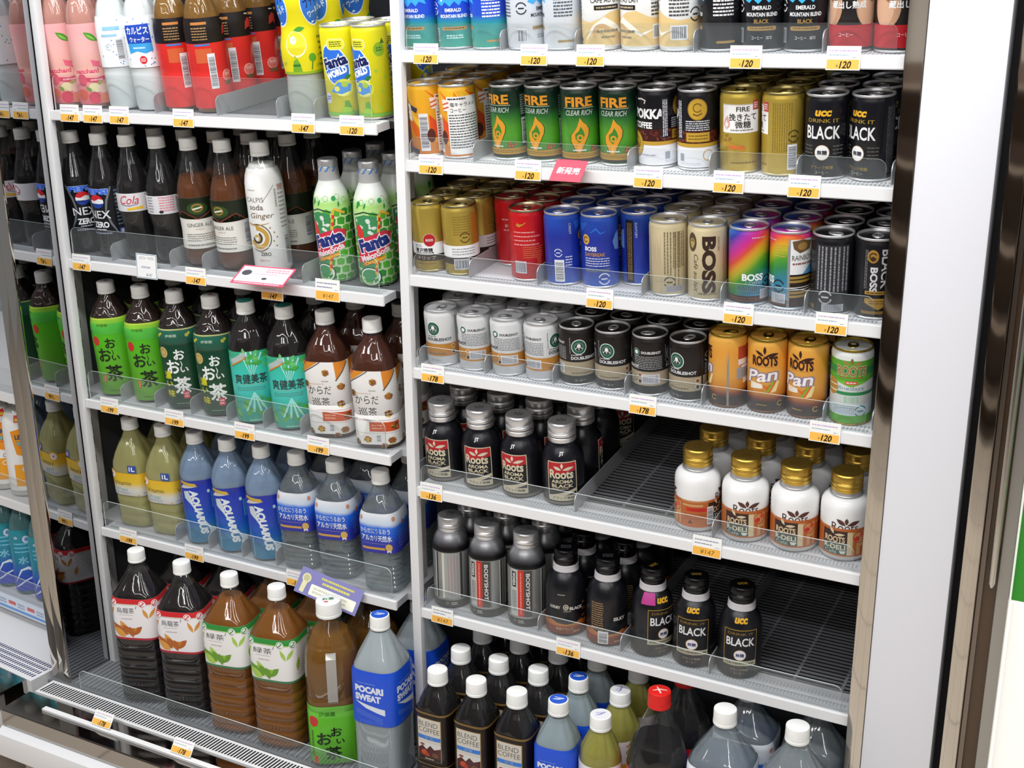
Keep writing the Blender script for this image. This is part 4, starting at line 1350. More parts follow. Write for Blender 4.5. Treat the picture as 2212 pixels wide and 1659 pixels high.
build_bottle('tea_light', T1L, PET, liquid('#3a2012', .45), 186, pcap(r=15.6, h=21, top=mark('#c86070')), (5, 150, ramp_mat('print_tealeaf', [(5, '#6fb02c'), (60, '#5cb01e'), (120, '#4fae22'), (122, '#4cbc3c'), (140, '#58c04a'), (141, '#8cc83a'), (150, '#96d040')], rough=.3), s_oiocha(True)))
build_bottle('tea_dark', T1L, PET, liquid('#24120c', .35), 186, pcap(r=15.6, h=21, top=mark('#c86070')), (5, 150, ramp_mat('print_teadark', [(5, '#1d4a32'), (60, '#15472c'), (122, '#123f2a'), (123, '#1d5240'), (150, '#2a6a58')], rough=.3), s_oiocha(False)))

def s_soken(a, r, z0, z1):
    for u0 in (-4, 84):
        for ang in range(70, 112, 9):
            c, s = math.cos(R(ang)), math.sin(R(ang))
            a.poly([(u0 + 34 * c * 1.6, 78 + 54 * s), (u0 + 34 * c * 1.6 + 3, 78 + 54 * s), (u0 + 1, 84)], '#bfeee6')
        for k in range(16):
            a.leaf(u0 + a.rnd.uniform(-10, 34), a.rnd.uniform(110, 128), a.rnd.uniform(9, 16), 6, a.rnd.uniform(0, 360), a.rnd.choice(('#2f9a3a', '#48b04a', '#66c070')))
        for k in range(26):
            a.leaf(u0 + a.rnd.uniform(-40, 40), a.rnd.uniform(10, 42), a.rnd.uniform(9, 18), 7, a.rnd.uniform(30, 150), a.rnd.choice(('#4aa84e', '#62b04a', '#7ac060', '#3f9e6a')))
        a.stroke([(u0 - 34, 112), (u0 - 6, 128)], 9, '#b4c4c0'); a.stroke([(u0 - 34, 106), (u0 - 6, 122)], 2.4, '#d88a3a')
        a.txt('爽健美茶', u0 - 2, 84, 17, '#3a4a4a', w=54, b=.02)
        a.para(u0 - 30, u0 + 30, 73, 74.5, 1, '#a8b8a0')
        a.para(u0 - 28, u0 + 22, 62, 70, 3, '#5a8a86', fill=.4)
        for ang in (250, 265, 280, 292):
            c, s = math.cos(R(ang)), math.sin(R(ang))
            a.poly([(u0, 60), (u0 + 2.5, 60), (u0 + 46 * c + 3, 60 + 36 * s), (u0 + 46 * c - 1, 60 + 36 * s)], '#9fe4dc')
        a.para(u0 - 12, u0 + 12, 8, 11, 1, '#a8d8b8')
build_bottle('tea_teal', T1L, PET, liquid('#170c0a', .25), 186, pcap(r=15.6, h=21, top=disc('#3f9a8e')), (5, 132, ramp_mat('print_teal', [(5, '#45b49a'), (40, '#38b8a8'), (70, '#46ccc0'), (100, '#3cc4b4'), (132, '#3ab88e')], rough=.3, noise=10, scale=30), s_soken))

def s_karada(a, r, z0, z1):
    cols = ('#8a5a2a', '#5a3a22', '#b06a2e', '#7a7040', '#c8a02e', '#a0604a')
    for u0 in (0, 84):
        a.poly([(u0 - 40, 134), (u0 - 8, 134), (u0 - 36, 114), (u0 - 40, 112)], '#d88a2a'); a.poly([(u0 - 36, 134), (u0 - 26, 134), (u0 - 34, 126)], '#b84a22'); a.stroke([(u0 - 40, 110), (u0 - 4, 134)], 1.4, '#4a4440')
        a.poly([(u0 - 34, 116), (u0 - 18, 126), (u0 - 12, 130), (u0 - 30, 118)], '#d8d4ce')
        a.poly([(u0 + 18, 134), (u0 + 40, 134), (u0 + 20, 104)], '#d8842a'); a.stroke([(u0 + 19, 102), (u0 + 40, 132)], 2, '#6a5a50')
        a.txt('からだ', u0 - 8, 86, 14, '#3a3836', w=38, b=.01)
        a.txt('巡茶', u0 - 8, 66, 14, '#3a3836', w=30, b=.01)
        a.para(u0 - 4, u0 + 8, 100, 103, 1, '#a8a4a0'); a.para(u0 - 26, u0, 96, 97.5, 1, '#d8a08a')
        a.rect(u0 - 8, u0 + 40, 32, 48, '#d2501e'); a.para(u0 - 4, u0 + 14, 35, 45, 2, '#f0b08a', fill=.4)
        a.rect(u0 - 34, u0 + 40, 51, 51.6, '#d88a8a'); a.rect(u0 - 34, u0 + 40, 29, 29.5, '#c8a8a0')
        a.code(u0 + 2, u0 + 10, 14, 26, horiz=True, fg='#7a7a7a')
        for du, dv in ((4, 116), (26, 92), (24, 62), (-12, 18), (26, 16), (-30, 96), (32, 40), (-30, 12), (14, 6)):
            c = a.rnd.choice(cols)
            a.ell(u0 + du, dv, 5.5, 5.2, c, n=9, rot=a.rnd.uniform(0, 90))
            for k in range(9):
                t = R(k * 40 + a.rnd.uniform(-15, 15))
                a.ell(u0 + du + 4.6 * math.cos(t), dv + 4.6 * math.sin(t), 1.9, 1.5, a.rnd.choice(cols), n=7)
KB = [(0, 29.9, 3), (2, 35.2, 3.2), (8, 38.4, 3.6), (24, 38.7, 3.6), (56, 38.4, 3.6), (59, 36.9, 3.4), (62, 38.4, 3.6), (118, 38.7, 3.6), (134, 38.0, 3.2), (148, 34.1, 2.8), (160, 28.8, 2.4), (174, 20, 2), (184, 15.2, 2), (190, 13.4, 2), (192, 16, 2), (194, 13.2, 2), (208, 13.2, 2)]
build_bottle('tea_spice', KB, PET, liquid('#5e280c', .45), 184, pcap(r=15.6, h=21, top=disc('#c9c5c2')), (9, 134, P('#efedeb', rough=.3), s_karada))

VB = [(0, 28.9, 3), (2, 34.3, 3.4), (8, 37.5, 4), (20, 37.5, 4), (24, 36.4, 4), (28, 37.5, 4), (40, 37.5, 4), (44, 36.4, 4), (48, 37.5, 4), (62, 37.5, 4), (65, 36.0, 4), (68, 37.5, 4), (116, 37.5, 4), (130, 36.4, 3.6), (146, 32.1, 3), (160, 26.8, 2.4), (174, 19, 2), (184, 14.8, 2), (190, 13.2, 2), (192, 16, 2), (194, 13, 2), (208, 13, 2)]
def s_vit(a, r, z0, z1):
    for u0 in (-8, 50, 108):
        a.txt('Vitamin', u0 + 1, 92, 9, '#6a5a22', w=36, b=.0)
        a.txt('Water', u0 - 2, 79, 8, '#9ab8b8', w=26, b=.02)
        a.para(u0 - 20, u0 + 14, 70, 74, 2, '#8a98b8', fill=.4)
    a.ell(-26, 108, 9, 10, '#e8a83a'); a.ell(-26, 108, 6.4, 7, '#f0e8dc'); a.poly([(-28, 110), (-24, 110), (-26, 105)], '#c84a3a')
    a.rect(20, 24, 68, 70, '#d8a83a')
def b_vit(a, r):
    a.rrect(8, 24, 114, 128, 1.5, '#3450a0'); a.txt('1L', 16, 121, 8, '#e8ecf4', w=10, b=.04)
build_bottle('vitamin', VB, PET, liquid('#cfc985', .5), 190, pcap(r=15.4, h=21, top=mark('#b83a4a')), (66, 112, ramp_mat('print_vit', [(66, '#e2e2e0'), (80, '#e8e6da'), (92, '#ecc83a'), (112, '#e8b81e')], rough=.3), s_vit, ), name='plastic_bottle', body_art=b_vit)

def s_aqua(a, r, z0, z1):
    for u0 in (0, 110, -110):
        a.stroke([(u0 - 26, 108), (u0 - 24, 96), (u0 - 18, 84), (u0 - 6, 60), (u0 + 6, 40), (u0 + 14, 26)], [9, 12, 4, 1.4, 3, 9], '#c8d4dc')
        a.ell(u0 + 13, 26, 5, 9, '#c8d4dc', rot=-20)
        a.txt('AQUARIUS', u0 - 8, 66, 15, '#dfe6ea', w=86, b=.06, rot=-82, sh=.15)
        a.ell(u0 + 14, 106, 2.6, 3.4, '#b8d8e8'); a.para(u0 + 17, u0 + 23, 72, 104, 2, '#4aa0d0', vert=True)
        a.poly([(u0 - 38, 122), (u0 - 4, 116), (u0 - 8, 122), (u0 - 34, 128)], '#c8a83a'); a.poly([(u0 - 38, 112), (u0 - 6, 116), (u0 - 30, 120)], '#c8c4c0')
        a.stroke([(u0 + 28, 130), (u0 + 40, 108)], 5, '#c8b03a')
        a.para(u0 - 32, u0 - 29, 10, 50, 1, '#a8c8dc', vert=True)
build_bottle('sport_blue', T1S, PET, liquid('#8197b4', .15, .15), 194, pcap(r=15.4, h=21, top=disc('#bcbcc0', '#3a5aa8')), (5, 128, ramp_mat('print_aqua', [(5, '#3f8fb4'), (30, '#2f86b4'), (52, '#1c62c0'), (76, '#1d44b4'), (128, '#2030a4')], rough=.3), s_aqua))

WB = [(0, 28, 3), (2, 33, 3.4), (7, 36, 4)]
for k in range(5):
    z = 12 + k * 8.6
    WB += [(z, 36, 4), (z + 2.4, 33.8, 4), (z + 4.8, 36, 4)]
WB += [(58, 36.4, 4), (62, 35, 4), (66, 36.4, 4), (70, 35, 4), (74, 36.4, 4), (128, 36.4, 3.6), (140, 35, 3.2), (150, 31.5, 2.7), (162, 26, 2.3), (174, 19, 2), (184, 14.6, 2), (190, 13.2, 2), (192, 16, 2), (194, 13, 2), (208, 13, 2)]
def s_alk(a, r, z0, z1):
    for u0 in (0, 56, 112, -56):
        if u0 in (0, 112):
            a.txt('からだにうるおう', u0 - 2, 116, 9, '#e4e8f0', w=50, b=.02)
            a.txt('アルカリ天然水', u0, 103, 11, '#e8ecf4', w=50, b=.03)
            a.para(u0 - 24, u0 + 16, 92, 94, 1, '#7a70b0')
            a.rect(u0 - 25, u0 + 14, 82, 86, '#c89a4a'); a.ell(u0 + 20, 87, 5, 6.6, '#d0a85a'); a.poly([(u0 + 17, 82), (u0 + 23, 82), (u0 + 23, 77), (u0 + 20, 79.5), (u0 + 17, 77)], '#d8cfd0')
        else:
            a.para(u0 - 20, u0 + 20, 84, 114, 6, '#6a78c0', fill=.35)
            a.poly([(u0 - 8, 130), (u0 - 2, 126), (u0 - 4, 120), (u0 - 10, 122)], '#c86a3a')
        a.ell(u0 - 26, 137, 3, 4, '#c88a6a')
build_bottle('water_blue', WB, PET, liquid('#c4ccd0', .82, .03), 194, pcap(r=15.4, h=21), (76, 146, ramp_mat('print_alk', [(76, '#2c2a96'), (98, '#26349e'), (112, '#1c55c8'), (126, '#2a6cd8'), (133, '#c4d2e4'), (150, '#d8dade')], rough=.3, noise=8, scale=25), s_alk))

def big(H, hw=46, e=4, ribs=True, lo=12):
    p = [(0, hw - 10, 3), (2, hw - 4, 3.4), (8, hw, e)]
    if ribs:
        for k in range(6):
            z = lo + k * (H * .43 - lo) / 6
            p += [(z + 2, hw, e), (z + 5, hw - 1.6, e), (z + 8, hw, e)]
    p += [(H * .46, hw, e), (H * .70, hw, e), (H * .735, hw - 2, e - .6), (H * .775, hw - 9.5, 3), (H * .815, hw - 17, 2.6), (H * .86, hw - 25, 2.2), (H * .90, 15.4, 2), (H * .925, 13.4, 2), (H * .93, 16.4, 2), (H * .94, 13, 2), (H - 2, 13, 2)]
    return p
def s_tea2(red):
    c1, c2 = ('#c8262c', '#c8506a') if red else ('#2f8a3a', '#a8d83a')
    lf = ('#c87a2a', '#d89a4a', '#b0602a') if red else ('#8ab83a', '#a8cc5a', '#6a9a32')
    nm = '烏龍茶' if red else '緑茶'
    def art(a, r, z0, z1):
        a.rect(-150, 150, z1 - 9, z1, c1); a.rect(-150, 150, z1 - 10.5, z1 - 9, c2 if not red else '#e0c8b0')
        a.rect(-150, 150, z0, z0 + 4, '#b02a3a' if red else '#3f7a52')
        for u0 in (-6, 66, 138, -78):
            m = u0 in (-6, 138)
            for du in (-26, 26):
                a.ell(u0 + du, z1 - 9, 6, 6.4, '#e8e4e4'); a.ring(u0 + du, z1 - 9, 5, 4, c1, 30, 300); a.stroke([(u0 + du - 3, z1 - 12), (u0 + du + 3, z1 - 6)], 1.6, c1)
                a.leaf(u0 + du, z1 - 17, 22, 6, -70 if du > 0 else -120, lf[1])
            if m:
                a.txt(nm, u0 - 5, z0 + 58, 11, '#3a3a3c', w=32 if red else 34, b=.0)
                a.stroke([(u0 - 22, z0 + 70), (u0 + 10, z0 + 70)], .8, '#b8b0aa'); a.stroke([(u0 - 18, z0 + 49), (u0 + 8, z0 + 49)], .8, '#b8b0aa'); a.stroke([(u0 + 14, z0 + 62), (u0 + 16, z0 + 68)], 1.4, '#8a8a90')
                a.para(u0 - 14, u0 + 6, z0 + 40, z0 + 43, 1, '#c0a8a0')
                for k in range(11):
                    a.leaf(u0 - 2 + a.rnd.uniform(-8, 8), z0 + 5 + a.rnd.uniform(0, 8), a.rnd.uniform(18, 32), 11, a.rnd.uniform(25, 155), a.rnd.choice(lf))
            else:
                a.para(u0 - 20, u0 + 20, z0 + 12, z0 + 70, 12, '#b8b4b8', fill=.3)
                a.leaf(u0 - 20, z0 + 20, 24, 8, 80, lf[0]); a.leaf(u0 + 22, z0 + 18, 22, 8, 100, lf[1])
    return art
H2 = 291
build_bottle('oolong_large', big(H2), PET, liquid('#140806', .2), 250, pcap(r=15.6, h=21), (132, 212, P('#e6e4e6', rough=.33), s_tea2(True)), asp=.94)
build_bottle('greentea_large', big(H2), PET, liquid('#a2620f', .5), 250, pcap(r=15.6, h=21), (132, 212, P('#e8e6e4', rough=.33), s_tea2(False)), asp=.94)

OB = [(0, 36, 3), (2, 42, 3.2), (8, 46, 3.6), (100, 46, 3.6), (104, 44.6, 3.4), (108, 46, 3.4), (124, 46.4, 3.2), (128, 45, 3), (132, 46.6, 3), (180, 46.6, 2.8), (205, 44, 2.6), (216, 40, 2.4), (219, 38, 2.2), (222, 37.6, 2.2), (236, 31, 2), (250, 23, 2), (258, 19, 2), (262, 21.4, 2), (264, 18, 2), (287, 18, 2)]
def s_oi2(a, r, z0, z1):
    for u0 in (0, 120):
        a.txt('伊藤園', u0 - 12, 102, 7, '#3f8a22', w=26, b=.02)
        a.ell(u0 - 34, 88, 8, 10, '#c8342c'); a.ell(u0 + 40, 88, 8, 10, '#c8342c')
        a.txt('お', u0 + 2, 68, 16, '#22301a', w=18, b=.03); a.txt('お', u0 - 18, 56, 22, '#22301a', w=22, b=.06); a.txt('い', u0 + 8, 50, 9, '#22301a', w=13, b=.03)
        a.txt('茶', u0 - 4, 28, 24, '#22301a', w=26, b=.05)
        a.para(u0 - 40, u0 - 34, 20, 70, 1, '#4a7a1e', vert=True); a.para(u0 + 30, u0 + 34, 20, 66, 1, '#4a7a1e', vert=True)
        a.rect(u0 - 36, u0 - 29, 8, 22, '#c8342c')
def oi_handle(root):
    bm = bmesh.new()
    # strap handle standing off the front shoulder
    path = [(-44.5, 122), (-50, 128), (-52.5, 150), (-52.5, 190), (-50, 206), (-43, 212)]
    w = 8.5
    prev = None
    for y, z in path:
        ring = [bm.verts.new((x / 1000, (y + d) / 1000, z / 1000)) for x, d in ((-w, -2.5), (w, -2.5), (w, 2.5), (-w, 2.5))]
        if prev:
            for i in range(4):
                j = (i + 1) % 4
                bm.faces.new((prev[i], prev[j], ring[j], ring[i]))
        else:
            bm.faces.new(ring[::-1])
        prev = ring
    bm.faces.new(prev)
    bmesh.ops.recalc_face_normals(bm, faces=bm.faces[:])
    link_mesh('grip_handle', bm, [thin_clear('clear_handle', (.9, .9, .88), .28, hazecol=(.85, .84, .8))], root, smooth=30)
def oi_cap(a, r):
    a.txt('お茶', 0, 2, 9, '#4a9a6a', w=20, b=.04); a.rect(-7, 0, -10, -6, '#c84a4a')
build_bottle('tea_handle', OB, PET, liquid('#96640f', .5), 235, pcap(r=21.5, h=26, top=oi_cap), (6, 116, ramp_mat('print_tea2', [(6, '#5fae20'), (60, '#5cb420'), (94, '#58b022'), (96, '#66b63a'), (116, '#6cc040')], rough=.3), s_oi2, ), extra=oi_handle)

def s_poc(sc):
    def art(a, r, z0, z1):
        for u0 in (0, 2 * math.pi * r / 4 * (1 if sc > .9 else 2)):
            m = z0 + (z1 - z0) * .56
            k = sc
            a.para(u0 - 22 * k, u0 + 10 * k, m + 20 * k, m + 22 * k, 1, '#7aa0e0')
            a.txt('POCARI', u0 - 2 * k, m + 10 * k, 11 * k, '#dfe6f2', w=48 * k, b=.06)
            a.txt('SWEAT', u0 - 4 * k, m - 5 * k, 11 * k, '#dfe6f2', w=44 * k, b=.06)
            a.poly([(u0 - 27 * k, m - 13 * k), (u0 - 8 * k, m - 24 * k), (u0 + 24 * k, m - 33 * k), (u0 + 24 * k, m - 22 * k), (u0 - 2 * k, m - 18 * k)], '#dfe6ee')
            for j in range(3):
                a.stroke([(u0 - 26 * k, m - (28 + 3 * j) * k), (u0 + 20 * k, m - (40 + 3 * j) * k)], .7, '#7a9ae0')
            a.para(u0 - 20 * k, u0 + 20 * k, z0 + 2, z0 + 8, 2, '#5a80dc', fill=.3)
    return art
PB = [(0, 34, 3), (2, 40, 3.2), (8, 44, 3.6), (100, 44, 3.6), (104, 44.6, 3.6), (196, 44.6, 3.4), (208, 42.5, 3), (222, 37, 2.5), (236, 30, 2.2), (250, 23, 2), (262, 16.5, 2), (266, 14.4, 2), (268, 17, 2), (270, 14.4, 2), (286, 14.4, 2)]
POCBLUE = ramp_mat('print_pocari', [(0, '#1c50d0'), (300, '#1c50d0')], rough=.3)
build_bottle('ion_large', PB, PET, liquid('#a9b2b6', .15, .2), 262, pcap(r=16.4, h=23, top=disc('#2558c8', '#e8eef6')), (110, 206, POCBLUE, s_poc(1.)))
PB9 = [(z * .785, r * .76 if z < 255 else r * .98, e) for z, r, e in PB]
build_bottle('ion_small', PB9, PET, liquid('#98a6ac', .2, .2), 200, pcap(r=16, h=22, top=disc('#2558c8', '#e8eef6')), (70, 160, POCBLUE, s_poc(.78)))

BCB = [(0, 24, 3), (2, 29, 3.4), (7, 32, 4), (150, 32, 4), (158, 31.6, 3.8), (170, 28, 3), (182, 23, 2.4), (192, 18, 2), (200, 14.6, 2), (204, 13.4, 2), (206, 16.4, 2), (208, 13.6, 2), (219, 13.6, 2)]
def s_blend(a, r, z0, z1):
    for v in (157, 155, 64):
        a.rect(-110, 110, v, v + .9, '#a8864a')
    for u0 in (0, 100):
        a.rect(u0 - 20, u0 + 20, 72, 148, '#a8864a'); a.rect(u0 - 19, u0 + 19, 73, 147, '#cfc9be')
        a.txt('BLEND', u0 - 1, 138, 9, '#4c4844', w=33, b=-.005); a.txt('COFFEE', u0, 127, 9, '#4c4844', w=36, b=-.005)
        a.rect(u0 - 19, u0 + 19, 110, 117, '#3a7ad0'); a.txt('微糖', u0, 113.5, 5, '#9ac0e8', w=14)
        a.rect(u0 - 19, u0 + 19, 76, 104, '#d8d4d2')
        a.poly([(u0 - 19, 92), (u0 - 12, 98), (u0 - 5, 92), (u0 + 2, 100), (u0 + 9, 94), (u0 + 19, 98), (u0 + 19, 78), (u0 - 19, 78)], '#4c1d1c')
        a.ell(u0 - 9, 86, 5, 5, '#c04a2a'); a.ell(u0 - 4, 83, 4, 4, '#a83a22'); a.ell(u0 - 12, 100, 4, 2, '#8a4a3a'); a.ell(u0 + 10, 84, 5, 4, '#6a4a2a')
        a.rect(u0 - 19, u0 + 19, 72.6, 79, '#221a16'); a.para(u0 - 8, u0 + 8, 74, 77, 1, '#c8b89a')
        a.para(u0 - 14, u0 + 14, 52, 60, 2, '#6a563a', fill=.4)
def bl_side(a, r):
    a.para(-9, 9, 2, 4, 1, '#b8b4ae')
build_bottle('coffee_square', BCB, PET, liquid('#0e0707', .12), 196, pcap(r=16.6, h=23), (20, 159, P('#1a100d', rough=.3), s_blend))

LB = [(0, 24, 2.6), (2, 29, 2.8), (8, 32, 2.6), (140, 32.4, 2.6), (152, 32, 2.5), (166, 29.5, 2.4), (180, 24, 2.1), (192, 18.4, 2), (200, 14.6, 2), (204, 13.4, 2), (206, 16.4, 2), (208, 13.6, 2), (219, 13.6, 2)]
def s_c1000(a, r, z0, z1):
    for u0 in (0, 96):
        a.poly([(u0 - 16, 142), (u0 - 8, 146), (u0 - 9, 138)], '#d86a7a'); a.para(u0 - 8, u0 + 12, 140, 142, 1, '#b8a8a0')
        a.txt('C1000', u0, 132, 9, '#5a5a5e', w=30, b=.0, out='#c8b878', ow=.03)
        a.para(u0 - 14, u0 + 14, 121, 124, 1, '#8a8a8e')
        a.rect(u0 - 22, u0 + 26, 60, 112, '#e0b83a'); a.ell(u0, 86, 16, 18, '#ead86a')
        a.txt('LEMON', u0, 100, 7, '#4a6a3a', w=30, b=.03)
    for i in range(40):
        a.ell(a.rnd.uniform(30, 66), a.rnd.uniform(60, 130), 2, 1.6, a.rnd.choice(('#c8686a', '#b89088')), n=8)
build_bottle('lemon_vitamin', LB, PET, liquid('#b4ae50', .45), 198, pcap(r=16.4, h=22, top=disc('#e6e6ea', '#8a8ac0')), (30, 150, P('#e4e2e2', rough=.33), s_c1000))

COLA15 = [(0, 32, 2), (2, 38, 2), (10, 44, 2), (30, 45, 2), (60, 42, 2), (90, 43, 2), (110, 45.5, 2), (170, 45.5, 2), (186, 44, 2), (204, 39, 2), (220, 32.5, 2), (236, 25, 2), (250, 18.4, 2), (258, 15, 2), (262, 14, 2), (264, 17, 2), (266, 14, 2), (284, 14, 2)]
def s_cola(a, r, z0, z1):
    for u0 in (0, 140):
        a.txt('Coca-Cola', u0, 142, 20, '#eeeeee', w=72, b=.0, sh=.3)
        a.stroke([(u0 - 30, 128), (u0, 124), (u0 + 34, 132)], [1, 3, 1], '#eeeeee')
def red_top(a, r):
    a.stroke([(-10, -2), (0, 2), (11, 0)], [2, 4, 2], '#e8b0a8'); a.stroke([(-4, 9), (-1, 0), (2, -9)], [1, 3, 2], '#f0d0c8')
build_bottle('cola_large', COLA15, PET, liquid('#0c0505', .08), 206, pcap(P('#d8201a', rough=.35), r=16.8, h=24, top=red_top), (112, 168, P('#c8141c', rough=.3), s_cola))

def s_w2(a, r, z0, z1):
    a.rect(-150, 150, z1 - 26, z1, '#dde2e8')
    a.poly([(-150, z1 - 26), (-100, z1 - 34), (-40, z1 - 24), (20, z1 - 34), (80, z1 - 24), (150, z1 - 30), (150, z1 - 20), (-150, z1 - 20)], '#d4dce8')
    for u0 in (0, 72, 144, -72):
        a.txt('天然水', u0, z0 + 36, 16, '#e8eef6', w=46, b=.03)
        a.ell(u0 - 26, z1 - 12, 3.4, 4.4, '#d88a7a')
build_bottle('water_large', big(285, hw=47), PET, liquid('#c0cad0', .75, .03), 262, pcap(r=16.6, h=23), (124, 206, ramp_mat('print_w2', [(124, '#1f3a9c'), (176, '#2a6ad0'), (186, '#6a9ae0'), (206, '#dfe4ea')], rough=.3), s_w2), asp=.94)
def s_w3(a, r, z0, z1):
    for u0 in (0, 72, 144, -72):
        a.txt('天然水', u0, z0 + 30, 14, '#e8eef6', w=40, b=.03); a.stroke([(u0 - 22, z0 + 14), (u0, z0 + 10), (u0 + 22, z0 + 18)], 3, '#bfe0f0')
build_bottle('water_grey', big(288, hw=47), PET, liquid('#bcc4c8', .7, .05), 265, pcap(r=16.6, h=23), (90, 160, P('#2070b8', rough=.3), s_w3), asp=.94)

# aluminium bottle cans
RB = [(0, 28.5, 2), (1.5, 30.5, 2), (4, 32, 2), (66, 32, 2), (74, 30.8, 2), (82, 28, 2), (88, 24.6, 2), (91, 22.4, 2), (94, 21, 2), (126, 19, 2)]
def b_roots(a, r):
    for u0 in (-2, 99):
        a.rect(u0 - 23, u0 + 23, 9, 73, '#c9bfa2'); a.rect(u0 - 21.6, u0 + 21.6, 10.4, 71.6, '#191a22')
        a.poly([(u0 - 21.6, 71.6), (u0 + 21.6, 71.6), (u0 + 21.6, 58), (u0 - 21.6, 50)], '#b4232b')
        a.leaf(u0, 62, 9, 4, 90, '#d8cdb8'); a.leaf(u0 - 1, 60, 13, 5, 155, '#d8cdb8'); a.leaf(u0 + 1, 60, 18, 5, 14, '#d8cdb8')
        a.txt('Roots', u0 - 1, 53, 14, '#d8cdb0', w=36, b=.03)
        a.txt('AROMA', u0, 41, 5.6, '#d2c6a8', w=33, b=.03); a.txt('BLACK', u0, 33.8, 5.6, '#d2c6a8', w=33, b=.03)
        a.para(u0 - 16, u0 + 10, 28, 30, 1, '#b8ae98')
        a.poly([(u0 - 21.6, 17), (u0 + 21.6, 29), (u0 + 21.6, 24), (u0 + 4, 18), (u0 + 21.6, 18), (u0 + 21.6, 10.4), (u0 - 21.6, 10.4)], '#c9bfa8')
        a.txt('ブラック無糖', u0 + 1, 14, 4.4, '#4a4640', w=34)
        a.txt('JT', u0, 84, 6, '#dcdcdc', w=8, b=.05)
    a.rect(-102, 102, 2, 7, '#7d7a74')
def rtop(a, r):
    a.leaf(0, 0, 6, 3, 90, '#5a5a5a'); a.leaf(-1, -1, 8, 3, 160, '#5a5a5a'); a.leaf(1, -1, 8, 3, 20, '#5a5a5a'); a.para(-7, 7, -6, -2, 1, '#55555a')
build_bottle('black_alu', RB, P('#16161c', rough=.26), None, None, acap(ALU, 21.2, 30, top=rtop), name='aluminum_bottle', body_art=b_roots)

DB = [(0, 29, 2), (1.5, 31, 2), (4, 32.6, 2), (72, 32.6, 2), (78, 31.9, 2), (83, 29.8, 2), (87, 26, 2), (89, 22, 2), (90, 20.6, 2), (100, 20, 2), (119, 18.6, 2)]
WBOD = ramp_mat('print_white_alu', [(0, '#d6d4d2'), (7, '#d6d4d2'), (8, '#f2f2f2'), (88.5, '#f4f4f4'), (89.5, '#a8a8aa'), (120, '#a8a8aa')], rough=.25)
def b_deli(a, r):
    a.rect(-103, 103, 8, 50, '#b9652e'); a.rect(-103, 103, 47.5, 50, '#c98a5a')
    for u0 in (0, 101):
        a.txt('Roots', u0 - 1, 52, 13, '#4a2c22', w=36, b=.0)
        a.rect(u0 - 30, u0 + 30, 40, 50, '#b9652e')
        a.leaf(u0 + 1, 56, 10, 5, 90, '#5a342c'); a.leaf(u0, 55, 15, 6, 145, '#5a342c'); a.leaf(u0 + 2, 55, 18, 6, 22, '#5a342c')
        a.rect(u0 - 31, u0 + 3, 27, 46, '#3c2620')
        a.leaf(u0 - 15, 41, 11, 4, 120, '#d8c4a4'); a.leaf(u0 - 14, 40, 14, 4, 5, '#d8c4a4'); a.txt('ROOTS', u0 - 14, 33, 8.5, '#d0b894', w=28, b=.04)
        a.rect(u0 - 31, u0 + 3, 10.5, 26.5, '#23504a'); a.txt('R-DELI', u0 - 14, 21.5, 7, '#dcd2bc', w=30, b=.03); a.txt('Café', u0 - 19, 14, 5, '#b8c0b4', w=18, b=.0)
        a.poly([(u0 - 7, 16.5), (u0 + 2, 16.5), (u0, 12), (u0 - 5, 12)], '#dcd8d0')
        a.rect(u0 + 3, u0 + 10, 10.5, 45, '#d8c49e'); a.rect(u0 + 10, u0 + 29, 10.5, 45, '#c89a62'); a.rect(u0 + 11, u0 + 16, 10.5, 31, '#b8642c'); a.rect(u0 + 21, u0 + 26, 10.5, 23, '#b8642c')
        a.ring(u0 + 19, 37, 8.6, 7.4, '#cc3a2a'); a.ell(u0 + 16, 35, 4, 3.6, '#cc3a2a'); a.ell(u0 + 23, 40, 3, 3.8, '#d85a3a')
    for u0 in (52,):
        a.rect(u0 - 14, u0 + 16, 33, 39, '#cc2f22'); a.para(u0 - 10, u0 + 12, 34, 38, 2, '#8a1a12', fill=.3)
        a.code(u0 + 16, u0 + 26, 12, 40, horiz=True); a.para(u0 - 18, u0 + 12, 20, 30, 3, '#8a4a22', fill=.3)
        a.poly([(u0 - 12, 14), (u0 - 4, 14), (u0 - 8, 20)], '#5a3418'); a.rect(u0 - 20, u0 + 10, 41, 44, '#d0a070')
build_bottle('white_alu', DB, WBOD, None, None, acap(GOLDCAP, 21., 25, top=lambda a, r: a.para(-8, 8, -5, 5, 3, '#7a5a1e', fill=.4), ring=ALU_D), name='aluminum_bottle', body_art=b_deli)

